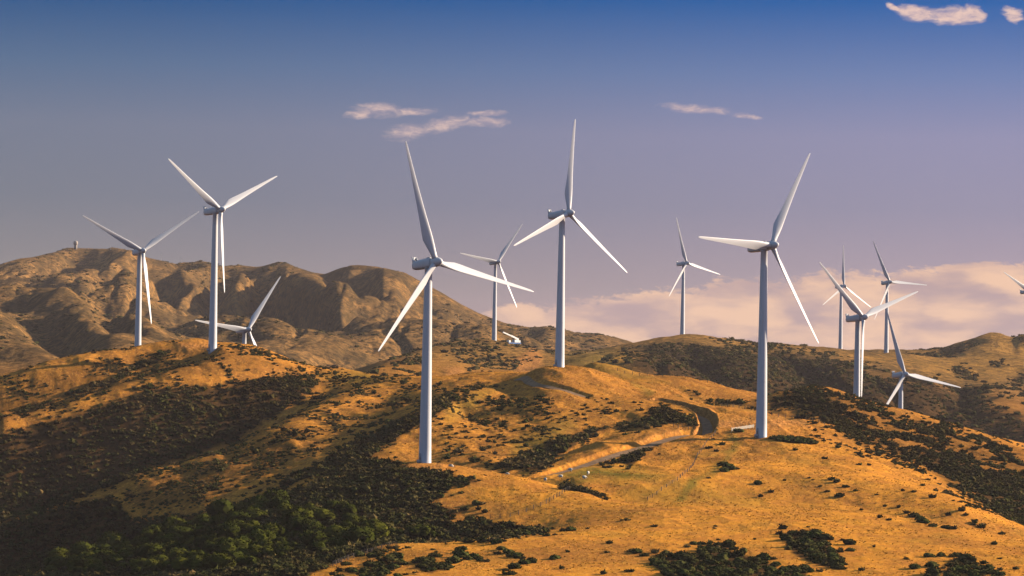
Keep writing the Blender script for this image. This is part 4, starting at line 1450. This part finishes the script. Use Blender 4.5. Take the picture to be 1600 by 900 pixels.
fence('wire_fence', [(766, 812), (800, 808), (825, 800), (850, 790), (870, 778), (890, 766)], 800, 3.0, 'post and wire fence climbing the grassy knoll right of the dark scrub')
fence('wire_fence', [(1012, 782), (1035, 766), (1060, 750), (1078, 734), (1090, 712), (1104, 692), (1118, 677)], 900, 5.5, 'post and wire fence running straight up the golden slope towards the gravel road', 1.1)
fence('wire_fence', [(965, 576), (1000, 586), (1040, 588), (1080, 590), (1110, 598), (1140, 605), (1175, 612)], 1280, 3.6, 'post and wire fence along the skyline of the golden ridge behind the gravel track', 1.4, far=(1322, 1292))
fence('wire_fence', [(1128, 630), (1150, 635), (1175, 641), (1205, 645), (1235, 651), (1265, 657), (1288, 663)], 1100, 3.4, 'post and wire fence on the golden bank passing behind the turbine with the guard rail', 1.2, 'weathered_wood', far=(1152, 1108))
fence('wire_fence', [(520, 884), (545, 874), (570, 866), (595, 858), (620, 852)], 700, 3.0, 'post and wire fence between the wooded gully and the grass bench at the bottom')
fence('wire_fence', [(1052, 668), (1062, 670), (1074, 672), (1086, 673)], 1040, 2.2, 'short dark fence beside the bend where the gravel road meets the scrub', 1.5)

h0 = hit(1143, 675, 1040)
u1 = float(ray(1177, 672)[0])
h1 = np.array([u1 * (h0[1] + 9), h0[1] + 9, float(zat(u1 * (h0[1] + 9), h0[1] + 9))])
root = empty('guard_rail', tuple(h0), math.atan2(h1[1] - h0[1], h1[0] - h0[0]), label='pale timber guard rail at the foot of the turbine by the gravel track', category='guard rail')
ln = float(np.linalg.norm(h1[:2] - h0[:2]))
dz = h1[2] - h0[2]
for k in range(7):
    bm = bmesh.new()
    add_box(bm, (ln * k / 6, 0, dz * k / 6 + .55), (.2, .2, 1.9), bev=.02)
    bm_obj('post', bm, 'painted_wood', root)
for zz in (.5, .85, 1.2):
    bm = bmesh.new()
    a, b = Vector((-.2, -.14, zz)), Vector((ln + .2, -.14, dz + zz))
    add_box(bm, (a + b) / 2, ((b - a).length, .09, .22), (b - a).to_track_quat('X', 'Z').to_matrix())
    bm_obj('rail', bm, 'painted_wood', root)


# ------------------------------------------------------------------ mobile crane on the far hill
h = hit(803, 541, 2200, 2600)
h = np.array([h[0], 2385.0, float(zat(h[0] / h[1] * 2385.0, 2385.0))])
cr_root = empty('mobile_crane', tuple(h), R(48), label='white and blue mobile crane on the hill with the orange cliff', category='crane')
cr_root.scale = (1.3, 1.1, 1.1)
bm = bmesh.new()
add_box(bm, (0, 0, 1.35), (11.5, 2.6, .9), bev=.1)
bm_obj('chassis', bm, 'crane_blue', cr_root)
bm = bmesh.new()
add_box(bm, (-4.9, 0, 2.6), (2.0, 2.5, 1.7), bev=.2)
bm_obj('driver_cab', bm, 'crane_white', cr_root)
bm = bmesh.new()
add_box(bm, (1.6, 0, 2.9), (4.2, 2.5, 2.1), bev=.2)
up_o = bm_obj('turntable', bm, 'crane_white', cr_root)
bm = bmesh.new()
add_box(bm, (4.4, 0, 2.7), (1.4, 2.6, 1.8), bev=.1)
bm_obj('counterweight', bm, 'crane_white', cr_root)
bm = bmesh.new()
a, b, c_ = Vector((4.2, 0, 4.2)), Vector((-3, 0, 6.8)), Vector((-10.5, 0, 9.3))
for p0, p1, wd in ((a, b, 1.3), (b, c_, .95)):
    add_box(bm, (p0 + p1) / 2, ((p1 - p0).length, wd * .8, wd), (p1 - p0).to_track_quat('X', 'Z').to_matrix(), bev=.05)
bm_obj('boom', bm, 'crane_white', cr_root)
for xx in (-4.3, -2.6, 2.4, 4.1):
    for yy in (-1.15, 1.15):
        bm = bmesh.new()
        add_tube(bm, (xx, yy - .25, .65), (xx, yy + .25, .65), .68, seg=16)
        bm_obj('wheel', bm, 'rubber', cr_root, True)

# ------------------------------------------------------------------ lookout tower and masts on the far range
h = hit(118, 390, 4000, 5400)
gz = float(zat(h[0], h[1]))
root = empty('concrete_tower', (h[0], h[1], gz), 0, label='small stout concrete tower standing on the highest far hilltop at the left', category='tower')
bm = bmesh.new()
lathe(bm, [(2.7, -4), (2.6, 6.0), (2.6, 6.4)], 20)
bm_obj('shaft', bm, 'concrete', root, True)
bm = bmesh.new()
lathe(bm, [(2.7, 6.4), (3.5, 7.2), (3.6, 10.6), (3.1, 12.2), (1.6, 13.0)], 20)
bm_obj('head', bm, 'concrete', root, True)
for px, py, hh, lab in ((252, 404, 11, 'thin radio mast on the far skyline right of the leftmost turbine'), (283, 409, 10, 'thin radio mast on the far skyline nearest the left hilltop turbine'), (173, 390, 7, 'short thin radio mast on the dark far hilltop')):
    h = hit(px, py + 1, 4000, 5400)
    root = empty('radio_mast', (h[0], h[1], float(zat(h[0], h[1]))), 0, label=lab, category='mast')
    bm = bmesh.new()
    add_tube(bm, (0, 0, -2), (0, 0, hh), .28, .12)
    bm_obj('pole', bm, 'metal_grey', root)
    bm = bmesh.new()
    for zz in (.6, .8):
        add_box(bm, (0, 0, hh * zz), (1.6, .2, .2))
    bm_obj('antenna', bm, 'metal_grey', root)


# ------------------------------------------------------------------ sheep
def sheep_mesh(seed):
    bm = bmesh.new()
    v1, v2 = [], []
    rows = []
    for x_, r_, z_ in ((-.62, .1, .72), (-.55, .26, .7), (-.35, .36, .68), (0, .39, .66), (.3, .34, .68), (.48, .24, .72), (.58, .16, .72), (.72, .14, .6), (.86, .12, .48), (.95, .06, .4)):
        rows.append([(x_, r_ * .85 * math.cos(2 * math.pi * i / 12), z_ + r_ * math.sin(2 * math.pi * i / 12)) for i in range(12)])
    add_rings(bm, rows)
    for x_ in (-.38, .34):
        for y_ in (-.16, .16):
            add_tube(bm, (x_, y_, .5), (x_ + .02, y_, -.03), .08, .045, 7)
    for y_ in (-1, 1):
        add_tube(bm, (.7, y_ * .1, .68), (.66, y_ * .24, .64), .05, .02, 5)
    return bm


SH = shared('sheep', lambda: sheep_mesh(1), 'wool')
for (px, py), rz, lab in (((891, 737), 2.6, 'white sheep grazing just under the gravel road edge'), ((919, 742), 1.2, 'white sheep grazing on the green flat, furthest right of the flock'),
                          ((913, 749), .4, 'white sheep grazing on the green flat, lowest of the flock'), ((876, 748), 3.3, 'white sheep grazing beside the dark hedge below the gravel road'),
                          ((852, 752), 2.0, 'white sheep grazing on the brow of the grassy knoll')):
    h = hit(px, py, 800)
    o = link('sheep', SH, None, label=lab, category='sheep', group='sheep grazing below the gravel road')
    o.location = (h[0], h[1], float(zat(h[0], h[1])))
    o.rotation_euler = (0, 0, rz)
    o.scale = (1.15, 1.15, 1.15)

# a few pale boulders
for (px, py), s, lab in (((705, 729), 1.5, 'pale boulder on the crest of the knoll right of the largest tower'), ((793, 741), 1.2, 'pale boulder on the right flank of the grassy knoll'), ((191, 892), 1.6, 'pale rock between the trees in the bottom left corner')):
    v, f = ICO[2]
    rr = np.random.RandomState(int(px))
    v = v * (1 + rr.uniform(-.18, .18, (len(v), 1))) * np.array([.6, .45, .4])
    me = raw_mesh('boulder', v * s, f, 'pale_stone')
    h = hit(px, py, 600)
    o = link('boulder', me, None, label=lab, category='rock')
    o.location = (h[0], h[1], h[2] + .1 * s)

# ------------------------------------------------------------------ haze
bm = bmesh.new()
zlo, zhi = float(Z.min()) - 1.5, max(float(Z.max()), 150.0) + 25
x1, y0, y1 = float(np.abs(X).max()) + 200, -300, float(Y.max()) + 200
add_box(bm, (0, (y0 + y1) / 2, (zlo + zhi) / 2), (2 * x1, y1 - y0, zhi - zlo))
me = bpy.data.meshes.new('haze')
bmesh.ops.recalc_face_normals(bm, faces=bm.faces)
bm.to_mesh(me)
bm.free()
hm, t = new_mat('haze')
pv = t.n('ShaderNodeVolumePrincipled')
pv.inputs['Color'].default_value = (0.74, 0.66, 0.70, 1)
pv.inputs['Density'].default_value = HAZE
pv.inputs['Anisotropy'].default_value = 0.2
oo = t.n('ShaderNodeOutputMaterial')
t.link(pv.outputs[0], oo.inputs['Volume'])
me.materials.append(hm)
link('haze', me, kind='stuff', label='thin warm haze over the hills', category='haze')
